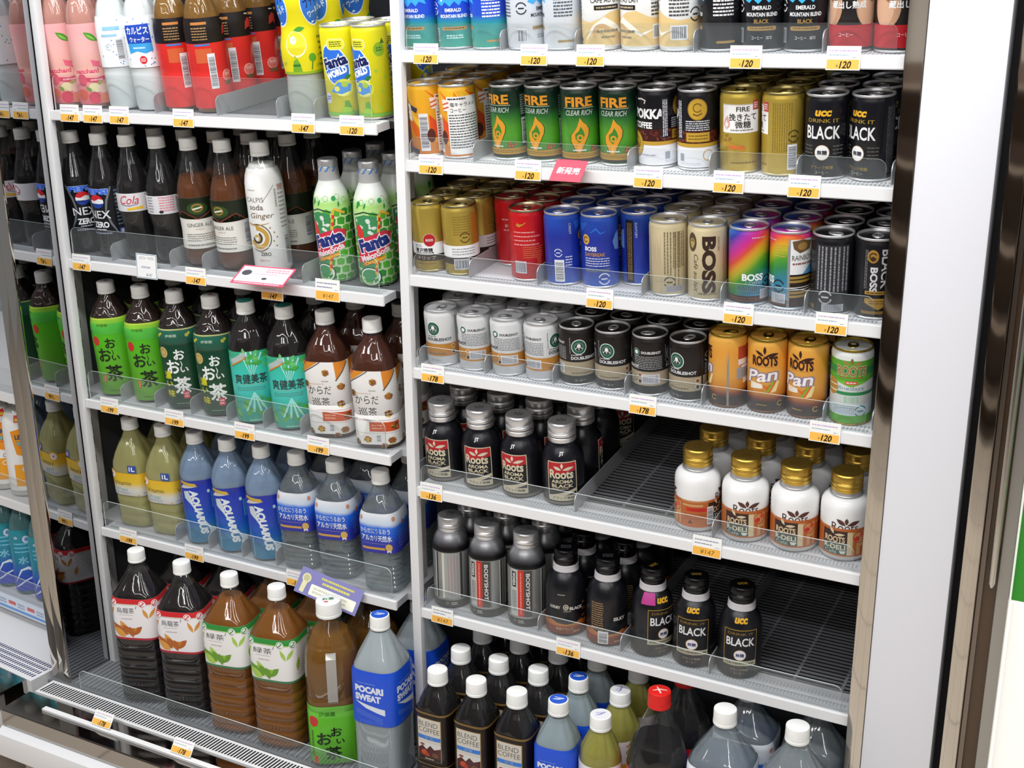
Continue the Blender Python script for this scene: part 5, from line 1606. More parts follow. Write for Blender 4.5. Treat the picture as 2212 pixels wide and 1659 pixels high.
SB_ = [(0, 27, 2), (1.5, 29, 2), (4, 30, 2), (100, 30, 2), (108, 29.4, 2), (116, 27.2, 2), (123, 23.8, 2), (128, 21, 2), (131, 20.2, 2), (152, 18.6, 2)]
BSM = ramp_mat('print_silver', [(0, '#5a5854'), (14, '#4c4a46'), (15, '#a9abaa'), (100, '#a9abaa'), (101, '#121012'), (107, '#2c2b2e'), (114, '#6e6d72'), (124, '#a8a8ac'), (155, '#b8b8bc')], rough=.3, metal=.6)
def b_shot(a, r):
    a.rect(-95, 95, 99, 102, '#17171b')
    a.rect(-30, -16, 18, 98, '#b8bab6'); a.rect(-16, -6, 18, 98, '#c4322a'); a.para(-13, -9, 22, 94, 1, '#e08070', vert=True)
    a.rect(-6, 7, 18, 98, '#4a4644'); a.txt('BODYSHOT', .5, 62, 6, '#e4e2de', w=62, b=.02, rot=-90)
    a.rect(7, 9, 18, 98, '#77797a'); a.rect(23, 25, 18, 98, '#c9c8c0'); a.rect(25, 28, 18, 98, '#2a2a2c')
    a.rect(-27, -19, 68, 94, '#26262a'); a.txt('WONDA', -23, 81, 5, '#d8d8d4', w=22, b=.05, rot=-90)
    a.para(-27, -18, 26, 62, 3, '#77777a', vert=True)
    a.rect(40, 66, 18, 98, '#9fa1a0'); a.para(44, 64, 24, 94, 4, '#c0322a', fill=.1, vert=True); a.rect(66, 70, 18, 98, '#3a3836'); a.rect(36, 40, 18, 98, '#d0cdb8')
    a.txt('BODYSHOT', -50, 62, 6, '#d0d0cc', w=62, b=.02, rot=-90)
    for u0 in (-22, 44):
        a.ring(u0, 10, 3.4, 2.4, '#b8b4ae', n=3); a.para(u0 + 6, u0 + 16, 6, 12, 2, '#b8b4ae')
build_bottle('silver_alu', SB_, BSM, None, None, acap(ALU, 20.4, 25, top=lambda a, r: a.para(-9, 9, -6, 6, 3, '#55555a', fill=.4)), name='aluminum_bottle', body_art=b_shot)

LBK = [(0, 28, 2), (1.5, 30, 2), (4, 31.4, 2), (74, 31.4, 2), (84, 30, 2), (93, 27, 2), (99, 23.6, 2), (102, 21, 2), (103, 20.4, 2), (113, 19.6, 2), (114, 17, 2), (136, 16.4, 2)]
BLKCAP = P('#0e0e12', rough=.22)
WRING = P('#c4bfc4', rough=.35)
def lux(front):
    def art(a, r):
        a.rect(-98, 98, 4, 25, '#7a3a1c'); a.rect(-98, 98, 17, 25, '#b0622a')
        a.poly([(-30, 27), (-16, 22), (0, 20), (16, 22), (30, 27), (30, 30), (-30, 30)], '#17181e')
        a.stroke([(-28, 27), (-14, 21.5), (0, 20), (14, 21.5), (28, 27)], 1.2, '#c9924c')
        if front:
            a.para(-13, -1, 70, 72, 1, '#b8b8b8'); a.txt('LUXURY', -18, 49, 4.6, '#c8c4bc', w=18, b=.04); a.ell(0, 50, 4.4, 5, '#b8b0a0'); a.ring(0, 50, 3, 2, '#2a2620', 30, 330)
            a.txt('BLACK', 17, 48, 5, '#d4d0c8', w=22, b=.05); a.para(-4, 8, 42, 44, 1, '#a8a49c')
            a.para(28, 36, 26, 60, 3, '#7a4a2a', fill=.4); a.txt('無糖ブラック', -2, 13, 4.6, '#e0b088', w=28)
        else:
            a.txt('SILKY', 20, 46, 5.4, '#d4d0c8', w=20, b=.04); a.para(-26, -6, 26, 74, 13, '#a8845a', fill=.4)
            a.code(-14, 2, 5, 26, horiz=True)
        a.para(12, 24, 7, 10, 1, '#c8a890')
    return art
def gold_top(s):
    return lambda a, r: a.txt(s, 0, 0, 6, '#a8842e', w=14, b=.04, rot=14)
BLKB = ramp_mat('print_black_alu', [(0, '#14151a'), (103.2, '#14151a'), (103.6, '#c9c5c8'), (140, '#c9c5c8')], rough=.28)
build_bottle('black_orange_alu', LBK, BLKB, None, None, acap(BLKCAP, 18.4, 25, top=lambda a, r: a.para(-8, 8, -6, 6, 3, '#77787c', fill=.4), ring=BLKCAP), name='aluminum_bottle', body_art=lux(True))
build_bottle('black_silk_alu', LBK, BLKB, None, None, acap(BLKCAP, 18.4, 25, top=lambda a, r: a.para(-8, 8, -6, 6, 3, '#77787c', fill=.4), ring=BLKCAP), name='aluminum_bottle', body_art=lux(False))
def b_uccb(a, r):
    a.rect(-97, 97, 3, 24, '#2b2925')
    for u0 in (0, 98):
        a.rect(u0 - 25, u0 + 25, 24, 79, '#a5832e'); a.rect(u0 - 24, u0 + 24, 24, 78, '#15151a')
        a.txt('ucc', u0, 92, 7, '#dca82a', w=20, b=.05, sh=.2)
        a.txt('DRINK IT', u0, 73, 3.8, '#8f732a', w=38, b=0.)
        a.txt('BLACK', u0, 60, 13, '#e4e4e6', w=42, b=.02)
        a.ell(u0, 39, 9, 8.6, '#c0964a'); a.ell(u0, 39, 8.2, 7.8, '#e2e0ea'); a.txt('無糖', u0, 39, 5.4, '#4a4468', w=12, b=.03)
        a.rect(u0 - 25, u0 + 25, 22, 30, '#b4ae94'); a.para(u0 - 22, u0 + 22, 24, 28, 1, '#6a654c')
        a.txt('ブラック無糖', u0, 15.5, 3.6, '#a89c82', w=26); a.txt('コーヒー', u0, 10, 3.4, '#a89c82', w=16)
build_bottle('black_gold_alu', LBK, BLKB, None, None, acap(BLKCAP, 18.4, 25, top=gold_top('ucc'), ring=P('#20202c', rough=.3)), name='aluminum_bottle', body_art=b_uccb)

# drinks of the next unit
def s_lw(a, r, z0, z1):
    a.poly([(-30, 140), (-8, 146), (14, 142), (24, 128), (20, 96), (0, 84), (-22, 92)], '#f0961e')
    a.txt('LEMON', -4, 128, 9, '#4a5068', w=34, b=.06); a.txt('WATER', -2, 114, 9, '#7ac0b8', w=34, b=.06, out='#4a5068', ow=.04)
    a.para(-16, 12, 104, 107, 1, '#d85a1e')
    a.txt('Cubic', 0, 76, 8, '#5a5a70', w=24, b=0., sh=.2)
    a.rect(-30, 30, 24, 70, '#f0a42a'); a.txt('Cubic', 0, 60, 10, '#e4e0ea', w=30, b=.03)
    a.rect(-20, 4, 158, 172, '#d8322e'); a.rect(-18, 2, 160, 166, '#f0c02a')
build_bottle('lemon_white', CALP, PET, liquid('#e2e0da', .1, .3), 178, pcap(), (14, 176, P('#efeeec'), s_lw))
def s_tl(a, r, z0, z1):
    a.ell(-14, 130, 4, 3, '#b8b8c8'); a.ell(6, 126, 7, 8, '#d0dce8'); a.ell(7, 126, 4, 4, '#6a8ad0')
    for k in range(3):
        a.para(-20, 12, 96 + k * 9, 101 + k * 9, 1, '#7ac8e0')
    a.txt('水', -4, 80, 16, '#8ad0e4', w=20, b=.04)
    a.stroke([(-26, 30), (-10, 58), (4, 62), (14, 54), (10, 40), (-4, 34), (-20, 22), (-30, 16)], [1, 4, 6, 6, 4, 3, 3, 1], '#e4ecf4')
build_bottle('teal_water', TEA500, PET, liquid('#7ab0b4', .6), 178, pcap(top=disc('#7aa8a0')), (10, 146, ramp_mat('print_tealw', [(10, '#3c4ec0'), (50, '#2f56b8'), (80, '#1f86a4'), (146, '#1f8f9c')], rough=.3), s_tl))

# ------------------------------------------------------------------ stocking the shelves
ORD = ['zeroth', 'first', 'second', 'third', 'fourth', 'fifth', 'sixth']
GP = {}
def stock(kind, short, cols, z, rows=1, pitch=.055, cat='can', a=None, square=False, grp=None, back=1.):
    """cols: (label or None, x, y, turn[, rows]) front items from left to right; then the rows behind each"""
    n = len(cols)
    for i, c in enumerate(cols):
        lab, x, y, t = c[:4]
        rr = c[4] if len(c) > 4 else rows
        put(kind, lab or short, cat, x, y, z, t, grp or (short + ' group'), square)
        for k in range(1, rr):
            TILT['zs'] = back
            put(kind, f'{short}, {ORD[k + 1]} row back' + (f', {ORD[i + 1]} column' if n > 1 else ''),
                cat, x, y + k * pitch, z, t if cat == 'bottle' and square else t + 37 * k + 20 * i, grp or (short + ' group'), square)
        TILT['zs'] = 1.

Y0 = .041
zA, zB, zC, zD, zE, zF = (SZ[k] + .0006 for k in 'ABCDEF')
TILT['t'] = R(SLOPE['A'])
# -- second shelf block of the right bay, top shelf
stock('emerald_blue', 'blue and teal can with white mountain peaks on the top shelf',
      [('blue teal mountain can against the white center post on the top shelf', .012, Y0, -35),
       ('blue teal mountain can showing its full lettering on the top shelf', .068, Y0, -8),
       ('blue teal mountain can turned to its small print beside the metal divider', .122, Y0, -105)], zA)
stock('emerald_white', 'white can with blue mountains', [
    ('pale white can with half a blue mountain, just right of the first divider', .178, Y0, 58),
    ('pale white can turned to its fine print, beside the cream cafe can', .233, Y0, -108)], zA)
stock('cafe_cream', 'cream and white cafe au lait can', [
    ('cream cafe au lait can showing its black lettering on the top shelf', .290, Y0, 15),
    ('cream cafe au lait can with recycling ring and barcode, middle of its three', .345, Y0, -52),
    ('cream cafe au lait can turned to its print, beside the black mountain cans', .398, Y0, -112)], zA)
stock('emerald_black', 'black can with blue mountains', [
    ('black mountain can turned to its fine print and gold pill on the top shelf', .4535, Y0, -105),
    ('black mountain can with white lettering above the price ticket', .507, Y0, -5),
    ('black mountain can with white lettering beside the red banded cans', .5605, Y0, -3)], zA)
stock('vintage_red', 'dark can with red bands and beige rounds', [
    ('red banded dark can showing a barcode strip, right above a price ticket', .6155, Y0, -32),
    ('red banded dark can with white lettering against the steel post', .6692, Y0, 0)], zA)

TILT['t'] = R(SLOPE['B'])
# -- second shelf of the right bay
stock('caramel_orange', 'orange caramel can on the second shelf', [
    ('orange caramel can with barcode, first on the second shelf by the post', .012, .052, 0),
    ('orange caramel can turned to its white text panel', .066, .048, -60)], zB, rows=4)
stock('flame_green', 'green can with gold flame', [
    ('green flame can beside the orange cans, its flame cut by the edge', .145, .055, -42),
    ('green flame can showing a barcode strip, second of four', .200, .055, -30),
    ('green flame can with its gold flame square to the front', .256, .052, -3),
    ('green flame can next to the black and white can', .312, .055, -18)], zB, rows=4)
stock('black_white_gold', 'black can with white base and gold medal', [
    ('black and white can with gold medal low on its front', .368, .055, -32),
    ('black and white can turned to its round gold medal above fine print', .424, .053, -108)], zB, rows=4)
stock('pale_gold', 'pale gold can with white panel', [
    ('pale gold can showing its white lettered panel', .482, .053, 2),
    ('pale gold can turned to its side with ring mark and barcode', .538, .050, -95)], zB, rows=4)
stock('black_gold_white', 'black can with big white lettering and white disc', [
    ('black can with white disc and large lettering beside the gold cans', .594, .045, -10),
    ('black can with white disc, last on the second shelf by the steel post', .649, .047, -38)], zB, rows=3)

TILT['t'] = R(SLOPE['C'])
# -- third shelf
stock('gold_white_band', 'gold can with white band', [
    ('gold can with red seal on its white band, first on the third shelf', .013, .045, -8),
    ('gold can turned to its ring mark and barcode', .067, .044, -110)], zC, rows=4)
put('plain_red', 'plain red can set back behind the front row on the third shelf', 'can', .1212, .108, zC, -110, 'plain red cans')
stock('plain_red', 'plain red can', [('plain red can with small gold pipe mark at the front of the third shelf', .176, .049, 0)], zC, rows=4, grp='plain red cans')
put('plain_red', 'plain red can in the third row, behind the set back one', 'can', .1212, .163, zC, -60, 'plain red cans')
put('plain_red', 'plain red can in the fourth row, behind the set back one', 'can', .1212, .218, zC, -20, 'plain red cans')
stock('deep_blue', 'deep blue can', [
    ('deep blue can showing its tall white barcode', .233, .047, 100),
    ('deep blue can with gold emblem and white lettering', .288, .050, -10),
    ('deep blue can set back a little, beside the beige can', .3365, .078, -135)], zC, rows=4)
stock('beige_lettered', 'beige can with dark lettering', [
    ('beige can turned to its columns of fine print', .391, .048, -119),
    ('beige can with tall dark brown lettering running down its front', .447, .045, 0)], zC, rows=4)
stock('rainbow', 'rainbow striped can', [
    ('rainbow can with its stripes and white lettering to the front', .504, .044, -5),
    ('rainbow can turned to its white side panel', .559, .044, -95)], zC, rows=4)
stock('black_gold_vertical', 'black can with gold emblem and vertical lettering', [
    ('black can turned to its grey fine print beside the rainbow cans', .614, .041, -125),
    ('black can with vertical white lettering and gold emblem by the steel post', .668, .042, 4)], zC, rows=4)

TILT['t'] = R(SLOPE['D'])
# -- fourth shelf
stock('short_white', 'short white can with tan band', [
    ('short white can with green round emblem, first on the fourth shelf', .031, .044, -32),
    ('short white can turned to a dark seam and barcode', .089, .043, 84),
    ('short white can with small emblem over rows of print', .146, .042, 80),
    ('short white can with its emblem at the right edge, beside the dark cans', .202, .042, 46)], zD, rows=2)
stock('short_dark', 'short dark brown can with beige band', [
    ('short dark can with its green emblem centred', .258, .043, 5),
    ('short dark can with emblem to one side, second dark one', .313, .045, -20),
    ('short dark can turned to rows of print and a barcode', .370, .044, 80),
    ('short dark can with emblem, next to the orange cans', .426, .043, -36)], zD, rows=2)
stock('orange_bread', 'orange can with gold lid and sandwich picture', [
    ('orange gold lidded can turned to its grey seam', .483, .043, -91),
    ('orange gold lidded can with white script, middle of its three', .537, .044, -8),
    ('orange gold lidded can with white script beside the green can', .591, .045, -22)], zD, rows=2)
stock('green_white_short', 'green and white can with gold lid', [
    ('green and white gold lidded can, last on the fourth shelf', .648, .044, 0)], zD, rows=1)

TILT['t'] = R(SLOPE['E'])
# -- fifth shelf: aluminium bottles
stock('black_alu', 'black aluminium bottle with red and cream label', [
    ('black red label bottle beside the center post on the fifth shelf', .022, .055, -26),
    ('black red label bottle, second in the front row', .092, .052, -12),
    ('black red label bottle, third in the front row', .161, .051, -22),
    ('black red label bottle at the edge of the empty wire shelf', .231, .053, 0)], zE, rows=3, pitch=.068, cat='bottle')
put('black_alu', 'black red label bottle in the fourth row deep on the fifth shelf', 'bottle', .232, .258, zE, 20, 'black aluminium bottle with red and cream label group')
stock('white_alu', 'white aluminium bottle with gold cap', [
    ('white gold capped bottle turned to its orange back label', .443, .054, -95),
    ('white gold capped bottle beside the one with the barcode', .514, .051, 4),
    ('white gold capped bottle, third of the front four', .584, .051, 4),
    ('white gold capped bottle against the steel post', .652, .053, 3)], zE, rows=3, pitch=.070, cat='bottle')

TILT['t'] = R(SLOPE['F'])
# -- sixth shelf
stock('silver_alu', 'silver and black aluminium bottle', [
    ('silver striped bottle turned to its pale back beside the center post', .033, .044, -100),
    ('silver striped bottle with a red stripe, middle of its three', .100, .044, -6),
    ('silver striped bottle with a red stripe next to the black bottles', .170, .044, 3)], zF, rows=3, pitch=.064, cat='bottle')
stock('black_orange_alu', 'black aluminium bottle with orange base', [
    ('black bottle with orange base and white lettering on the sixth shelf', .237, .047, 0)], zF, rows=4, pitch=.066, cat='bottle')
stock('black_silk_alu', 'black aluminium bottle with orange base and barcode', [
    ('black bottle with orange base showing a barcode', .307, .047, 0)], zF, rows=4, pitch=.066, cat='bottle')
stock('black_gold_alu', 'black aluminium bottle with gold framed label', [
    ('black gold framed bottle wearing a pink neck sticker', .380, .048, 34),
    ('black gold framed bottle, middle of its three', .447, .048, -6),
    ('black gold framed bottle beside the empty wire shelf', .516, .049, 2)], zF, rows=1, cat='bottle')
# pink sticker stuck on the shoulder of the first gold framed bottle
bm = bmesh.new()
sv = []
for i in range(6):
    for j in range(4):
        t = R(-34 + i * 8.4)
        zz = 86 + j * 5.4
        rr = next(a_[1] + (b_[1] - a_[1]) * (zz - a_[0]) / (b_[0] - a_[0]) for a_, b_ in zip(LBK, LBK[1:]) if a_[0] <= zz <= b_[0]) + 1.2
        sv.append(bm.verts.new((rr * math.sin(t) / 1000, -rr * math.cos(t) / 1000, zz / 1000)))
for i in range(5):
    for j in range(3):
        bm.faces.new((sv[i * 4 + j], sv[i * 4 + 4 + j], sv[i * 4 + 5 + j], sv[i * 4 + 1 + j]))
bmesh.ops.solidify(bm, geom=bm.faces[:], thickness=.0003)
stk = link_mesh('sticker', bm, [P('#e85ab8', rough=.4)])
stk.location = (.380, .048, zF + .0004); stk.rotation_euler = (0, 0, math.atan2(CAM.x - .380, .048 - CAM.y))
tag(stk, 'bright pink paper sticker on the shoulder of a black bottle', 'sticker')

TILT['t'] = 0.
# -- base of the right bay
zd = DECK + .0016
YB = -.063
stock('coffee_square', 'large square bottle of black coffee', [
    ('square coffee bottle with white cap in the base beside the center post', .066, YB, 0),
    ('square coffee bottle with white cap, second in the base front row', .136, YB, 2),
    ('square coffee bottle with white cap next to the blue labelled one', .207, YB, 3)], zd, rows=4, pitch=.073, cat='bottle', square=True)
stock('ion_small', 'small blue label bottle of cloudy drink', [
    ('cloudy bottle with blue label and blue cap top beside the coffee bottles', .277, YB, 5)], zd, rows=3, pitch=.072, cat='bottle', square=True)
stock('lemon_vitamin', 'yellow lemon drink bottle with white label', [
    ('yellow lemon bottle with white label and cap, front of its column', .346, YB, 8)], zd, rows=3, pitch=.074, cat='bottle')
stock('cola_large', 'large cola bottle with red cap', [
    ('large cola bottle with a red screw cap', .436, YB, 0)], zd, rows=1, cat='bottle')
TILT['zs'] = .91
put('cola_large', 'large cola bottle hidden in shade behind the red capped one', 'bottle', .437, .045, zd, 40, 'large cola bottle with red cap group')
TILT['zs'] = 1.
stock('water_large', 'large water bottle with blue and white label', [
    ('large clear water bottle with blue and white label in the base front row', .533, YB, 2)], zd, rows=2, pitch=.115, back=.91, cat='bottle', square=True)
stock('water_grey', 'large clear bottle in the base corner', [
    ('large clear bottle in the base corner by the steel post', .634, YB, 2)], zd, rows=2, pitch=.115, back=.91, cat='bottle', square=True)

TILT['t'] = R(SLOPE['a'])
# -- left bay, top shelf
za, zb, zc, zdd = (SZ[k] + .0006 for k in 'abcd')
stock('peach', 'pink peach juice bottle', [
    ('pink peach juice bottle nearest the mirror partition', -.712, .052, -12),
    ('pink peach juice bottle beside the milky white ones', -.650, .052, -8)], za, rows=2, pitch=.0675, cat='bottle')
stock('milky', 'milky white drink bottle with dotted label', [
    ('milky drink bottle turned to its barcode', -.581, .05, 80),
    ('milky drink bottle with a blue panel on its dotted label', -.519, .05, -28)], za, rows=2, pitch=.0675, cat='bottle')
stock('apple', 'red apple juice bottle with black band', [
    ('red apple juice bottle with barcode beside the milky drinks', -.456, .052, 30, 1),
    ('red apple juice bottle with barcode by the long shelf divider', -.393, .052, 22, 1)], za, cat='bottle')
for k in range(1, 6):
    put('apple', f'red apple juice bottle in the {ORD[k + 1]} row behind the divider one', 'bottle', -.393, .052 + .0665 * k, za, 10 - 6 * k, 'red apple juice bottle with black band group')
stock('lemon_waist', 'yellow waisted bottle with blue ovals', [
    ('yellow waisted bottle with blue ovals and a cloudy clear base', -.205, .052, 8)], za, rows=3, pitch=.07, cat='bottle')
stock('slim_yellow', 'slim yellow can with a blue oval', [
    ('slim yellow can with its blue oval to the front beside the waisted bottle', -.137, .052, -12, 2),
    ('slim yellow can with its blue oval cut by the edge, beside the post', -.081, .052, -46, 3)], za, pitch=.056)

TILT['t'] = R(SLOPE['b'])
# -- left bay, second shelf
stock('cola_black', 'black label cola bottle', [
    ('black label cola bottle nearest the mirror partition', -.722, .062, 6),
    ('black label cola bottle beside the pale label cola', -.653, .06, -40)], zb, rows=2, pitch=.068, cat='bottle')
stock('cola_pale_label', 'cola bottle with a pale pink label', [
    ('cola bottle with red script on a pale label', -.588, .06, -6),
    ('cola bottle with pale label turned to its barcode', -.520, .06, -100)], zb, rows=2, pitch=.068, cat='bottle')
stock('ginger', 'ginger ale bottle with cream and dark green label', [
    ('ginger ale bottle with its crest facing out', -.451, .06, 0),
    ('ginger ale bottle with its crest turned aside', -.379, .06, -40)], zb, rows=3, pitch=.068, cat='bottle')
stock('white_ginger', 'white bottle with a brown swirl', [
    ('white bottle with a brown swirl beside the empty shelf space', -.304, .062, -16)], zb, cat='bottle')
for k in (1, 2):
    put('ginger', f'ginger ale bottle in the {ORD[k + 1]} row behind the white bottle', 'bottle', -.303, .064 + .068 * k, zb, -48 + 40 * (k - 1), 'ginger ale bottle with cream and dark green label group')
stock('melon_alu', 'green melon soda bottle with silver cap', [
    ('green melon soda bottle with silver cap left of its twin', -.172, .06, -20),
    ('green melon soda bottle with silver cap beside the center post', -.098, .062, 0)], zb, rows=3, pitch=.066, cat='bottle')

TILT['t'] = R(SLOPE['c'])
# -- left bay, third shelf
stock('tea_light', 'light green label tea bottle', [
    ('light green tea bottle nearest the shelf end', -.676, .06, -14),
    ('light green tea bottle beside the dark green ones', -.594, .06, -10)], zc, rows=2, pitch=.085, cat='bottle')
stock('tea_dark', 'dark green label tea bottle', [
    ('dark green tea bottle beside the light green ones', -.513, .058, -10),
    ('dark green tea bottle next to the turquoise ones', -.430, .056, -10)], zc, rows=2, pitch=.085, cat='bottle')
stock('tea_teal', 'turquoise leaf label tea bottle', [
    ('turquoise leaf label bottle beside the dark green tea', -.351, .052, 0),
    ('turquoise leaf label bottle beside the white spice label', -.272, .054, -2)], zc, rows=2, pitch=.085, cat='bottle')
stock('tea_spice', 'amber tea bottle with white spice label', [
    ('amber tea bottle with white spice label beside the turquoise ones', -.190, .054, 18),
    ('amber tea bottle with white spice label beside the center post', -.094, .047, 18)], zc, rows=2, pitch=.085, cat='bottle', square=True)

TILT['t'] = R(SLOPE['d'])
# -- left bay, fourth shelf
stock('vitamin', 'pale yellow vitamin water bottle', [
    ('pale yellow water bottle nearest the shelf end', -.656, .058, 8),
    ('pale yellow water bottle beside the blue sport drinks', -.574, .057, 8)], zdd, rows=2, pitch=.085, cat='bottle', square=True)
stock('sport_blue', 'blue sport drink bottle with white vertical lettering', [
    ('blue sport drink bottle beside the yellow water', -.496, .054, -4),
    ('blue sport drink bottle, middle of its three', -.420, .052, -4),
    ('blue sport drink bottle beside the clear water', -.344, .052, -4)], zdd, rows=2, pitch=.085, cat='bottle')
stock('water_blue', 'clear water bottle with blue label', [
    ('clear blue label water bottle beside the sport drinks', -.268, .052, 12),
    ('clear blue label water bottle, middle of its three', -.188, .052, 12),
    ('clear blue label water bottle beside the center post', -.092, .045, 10)], zdd, rows=2, pitch=.09, cat='bottle', square=True)

TILT['t'] = 0.
# -- base of the left bay
YL = -.058
stock('oolong_large', 'large dark oolong tea bottle with red band', [
    ('large dark oolong bottle beside the mirror partition', -.566, YL, 20),
    ('large dark oolong bottle beside the green tea', -.459, YL, 18)], zd, rows=2, pitch=.113, cat='bottle', back=.9, square=True)
stock('greentea_large', 'large amber green tea bottle with green band', [
    ('large amber green tea bottle beside the oolong', -.352, YL, 11),
    ('large amber green tea bottle beside the one with a grip handle', -.250, YL, 11)], zd, rows=2, pitch=.113, cat='bottle', back=.9, square=True)
stock('tea_handle', 'large amber tea bottle with clear grip handle', [
    ('large amber tea bottle with a clear grip handle and green label', -.145, YL + .002, -2)], zd, rows=2, pitch=.118, cat='bottle', back=.9)
stock('ion_large', 'large cloudy bottle with blue label', [
    ('large cloudy bottle with blue label in front of the center post', -.043, YL, 6)], zd, rows=2, pitch=.118, cat='bottle', back=.9, square=True)

TILT['t'] = 0.
# ------------------------------------------------------------------ price tickets
def ticket(k, px, py, price, label, w=.040, h=.0275, hand=False, border=None, orange=True, y=-.0062, z0=None):
    x = at_y(px, py, y).x
    zb_ = (SZ[k] - .0165) if z0 is None else z0
    bm = bmesh.new()
    box(bm, -w / 2, w / 2, -.0008, 0, 0, h)
    mats = [P('#f3f3ef', rough=.4)]
    W_, H_ = w * 1000, h * 1000
    a = Art()
    if border:
        a.rect(-W_ / 2 + 1, W_ / 2 - 1, 1, H_ - 1, border); a.rrect(-W_ / 2 + 2, W_ / 2 - 2, 2, H_ - 2, 1, '#f4f4f4')
        a.txt('コカコーラゼロ', 0, H_ - 7, 5, '#3a3a60', w=W_ * .72, b=0.); a.para(-W_ * .25, W_ * .2, H_ * .4, H_ * .52, 1, '#b0b0c0')
        a.txt('¥' + price, W_ * .12, 6.5, 5.4, '#3a3a60', w=13, b=0., sh=.1)
    else:
        a.rect(-W_ / 2 + 1, W_ / 2 - 1.4, 1.2, H_ * .44, '#f8bd56' if not hand else '#f4b64e')
        a.para(-W_ / 2 + 3, W_ / 2 - 4, H_ * .76, H_ * .86, 1, '#c8a8d8' if not hand else '#8a8ab0', fill=.5)
        a.para(-W_ / 2 + 3, W_ / 2 - 14, H_ * .58, H_ * .68, 1, '#a8c0cc' if not hand else '#8a8ab0', fill=.5)
        a.para(W_ / 2 - 9, W_ / 2 - 3.5, H_ * .50, H_ * .56, 1, '#9aa0b0', fill=.5)
        dw = 4.3 * len(price)
        if hand:
            a.txt('¥' + price, 1, H_ * .23, 7, '#5a4420', w=dw + 8, b=-.005, sh=.12)
        else:
            a.txt(price, 3, H_ * .225, 8.2, '#2c1f10', w=dw, b=.03, sh=.22)
            a.txt('¥', -dw / 2 - .5, H_ * .18, 3.6, '#6a5220', b=0.)
    lay_art(bm, a, lambda u, v, e: (u / 1000, -.0008 - e * .0006, v / 1000), mats, step_u=None)
    o = link_mesh('price_ticket', bm, mats, smooth=0)
    o.location = (x, y, zb_)
    o.rotation_euler = (R(-4), 0, 0)
    return tag(o, label, 'price tag', 'price tickets on the shelf rails')
T = [('A', 919, 106, '120', 'under the blue mountain can by the post'), ('A', 1153, 104, '120', 'under the pale white mountain cans'), ('A', 1275, 104, '120', 'under the cream cafe cans'),
     ('A', 1611, 115, '120', 'under the black mountain cans'), ('A', 1822, 120, '120', 'under the red banded cans'),
     ('B', 930, 346, '120', 'under the orange caramel cans'), ('B', 1140, 359, '120', 'beside the red new item card'), ('B', 1400, 372, '120', 'under the black and white can'),
     ('B', 1574, 382, '120', 'under the pale gold can'), ('B', 1737, 399, '120', 'under the black cans with white discs'),
     ('C', 1295, 640, '120', 'under the deep blue cans'), ('C', 1595, 672, '120', 'under the rainbow cans'), ('C', 1796, 695, '120', 'under the black vertical lettered cans'),
     ('D', 934, 801, '178', 'under the first short white can'), ('D', 1388, 869, '178', 'under the short dark cans'), ('D', 1782, 927, '120', 'under the orange and green gold lidded cans'),
     ('E', 931, 1060, '136', 'under the black red label bottles'), ('F', 1227, 1400, '136', 'under the black orange based bottle'),
     ('a', 150, 248, '147', 'under the peach bottle by the mirror'), ('a', 200, 249, '147', 'under the peach bottle beside the milky drinks'), ('a', 257, 250, '147', 'under the milky drinks'), ('a', 395, 251, '147', 'under the red apple juice'),
     ('a', 654, 259, '147', 'under the yellow waisted bottle'), ('a', 759, 262, '120', 'under the slim yellow cans'),
     ('b', 175, 566, '147', 'under the black label cola'), ('b', 422, 594, '147', 'under the ginger ale'), ('b', 587, 622, '147', 'below the white and red card'),
     ('c', 235, 868, '199', 'under the light green tea'), ('c', 375, 896, '199', 'under the dark green tea'), ('c', 528, 934, '199', 'under the turquoise tea'), ('c', 687, 960, '199', 'under the spice label tea'),
     ('d', 275, 1145, '199', 'under the pale yellow water'), ('d', 418, 1186, '199', 'under the blue sport drinks'), ('d', 640, 1248, '180', 'under the clear water beside the purple card')]
for k, px, py, pr_, where in T:
    kw = {} if k.isupper() else dict(w=.043, h=.0285)
    if px == 587:
        kw['z0'] = SZ['b'] - .0265
    ticket(k, px, py, pr_, f'orange and white {pr_} yen ticket {where}', **kw)
ticket('E', 1527, 1175, '147', 'handwritten 147 yen ticket under the white gold capped bottles', w=.042, h=.029, hand=True)
ticket('F', 955, 1328, '147', 'handwritten 147 yen ticket under the silver striped bottles', hand=True)
ticket('b', 707, 628, '147', 'handwritten 147 yen ticket under the melon soda', w=.046, h=.034, hand=True)
ticket('b', 317, 588, '147', 'handwritten white ticket with blue border under the cola', w=.046, h=.042, border='#5a86a8')
for px, py, where in ((212, 1533, 'under the oolong bottles'), (386, 1600, 'under the large green tea bottles')):
    p = at_y(px, py, -.19)
    o = ticket('d', px, py, '178', f'orange and white 178 yen ticket on the base rail {where}', w=.044, h=.026, y=-.191, z0=DECK + .006)
    o.rotation_euler = (R(-38), 0, 0)

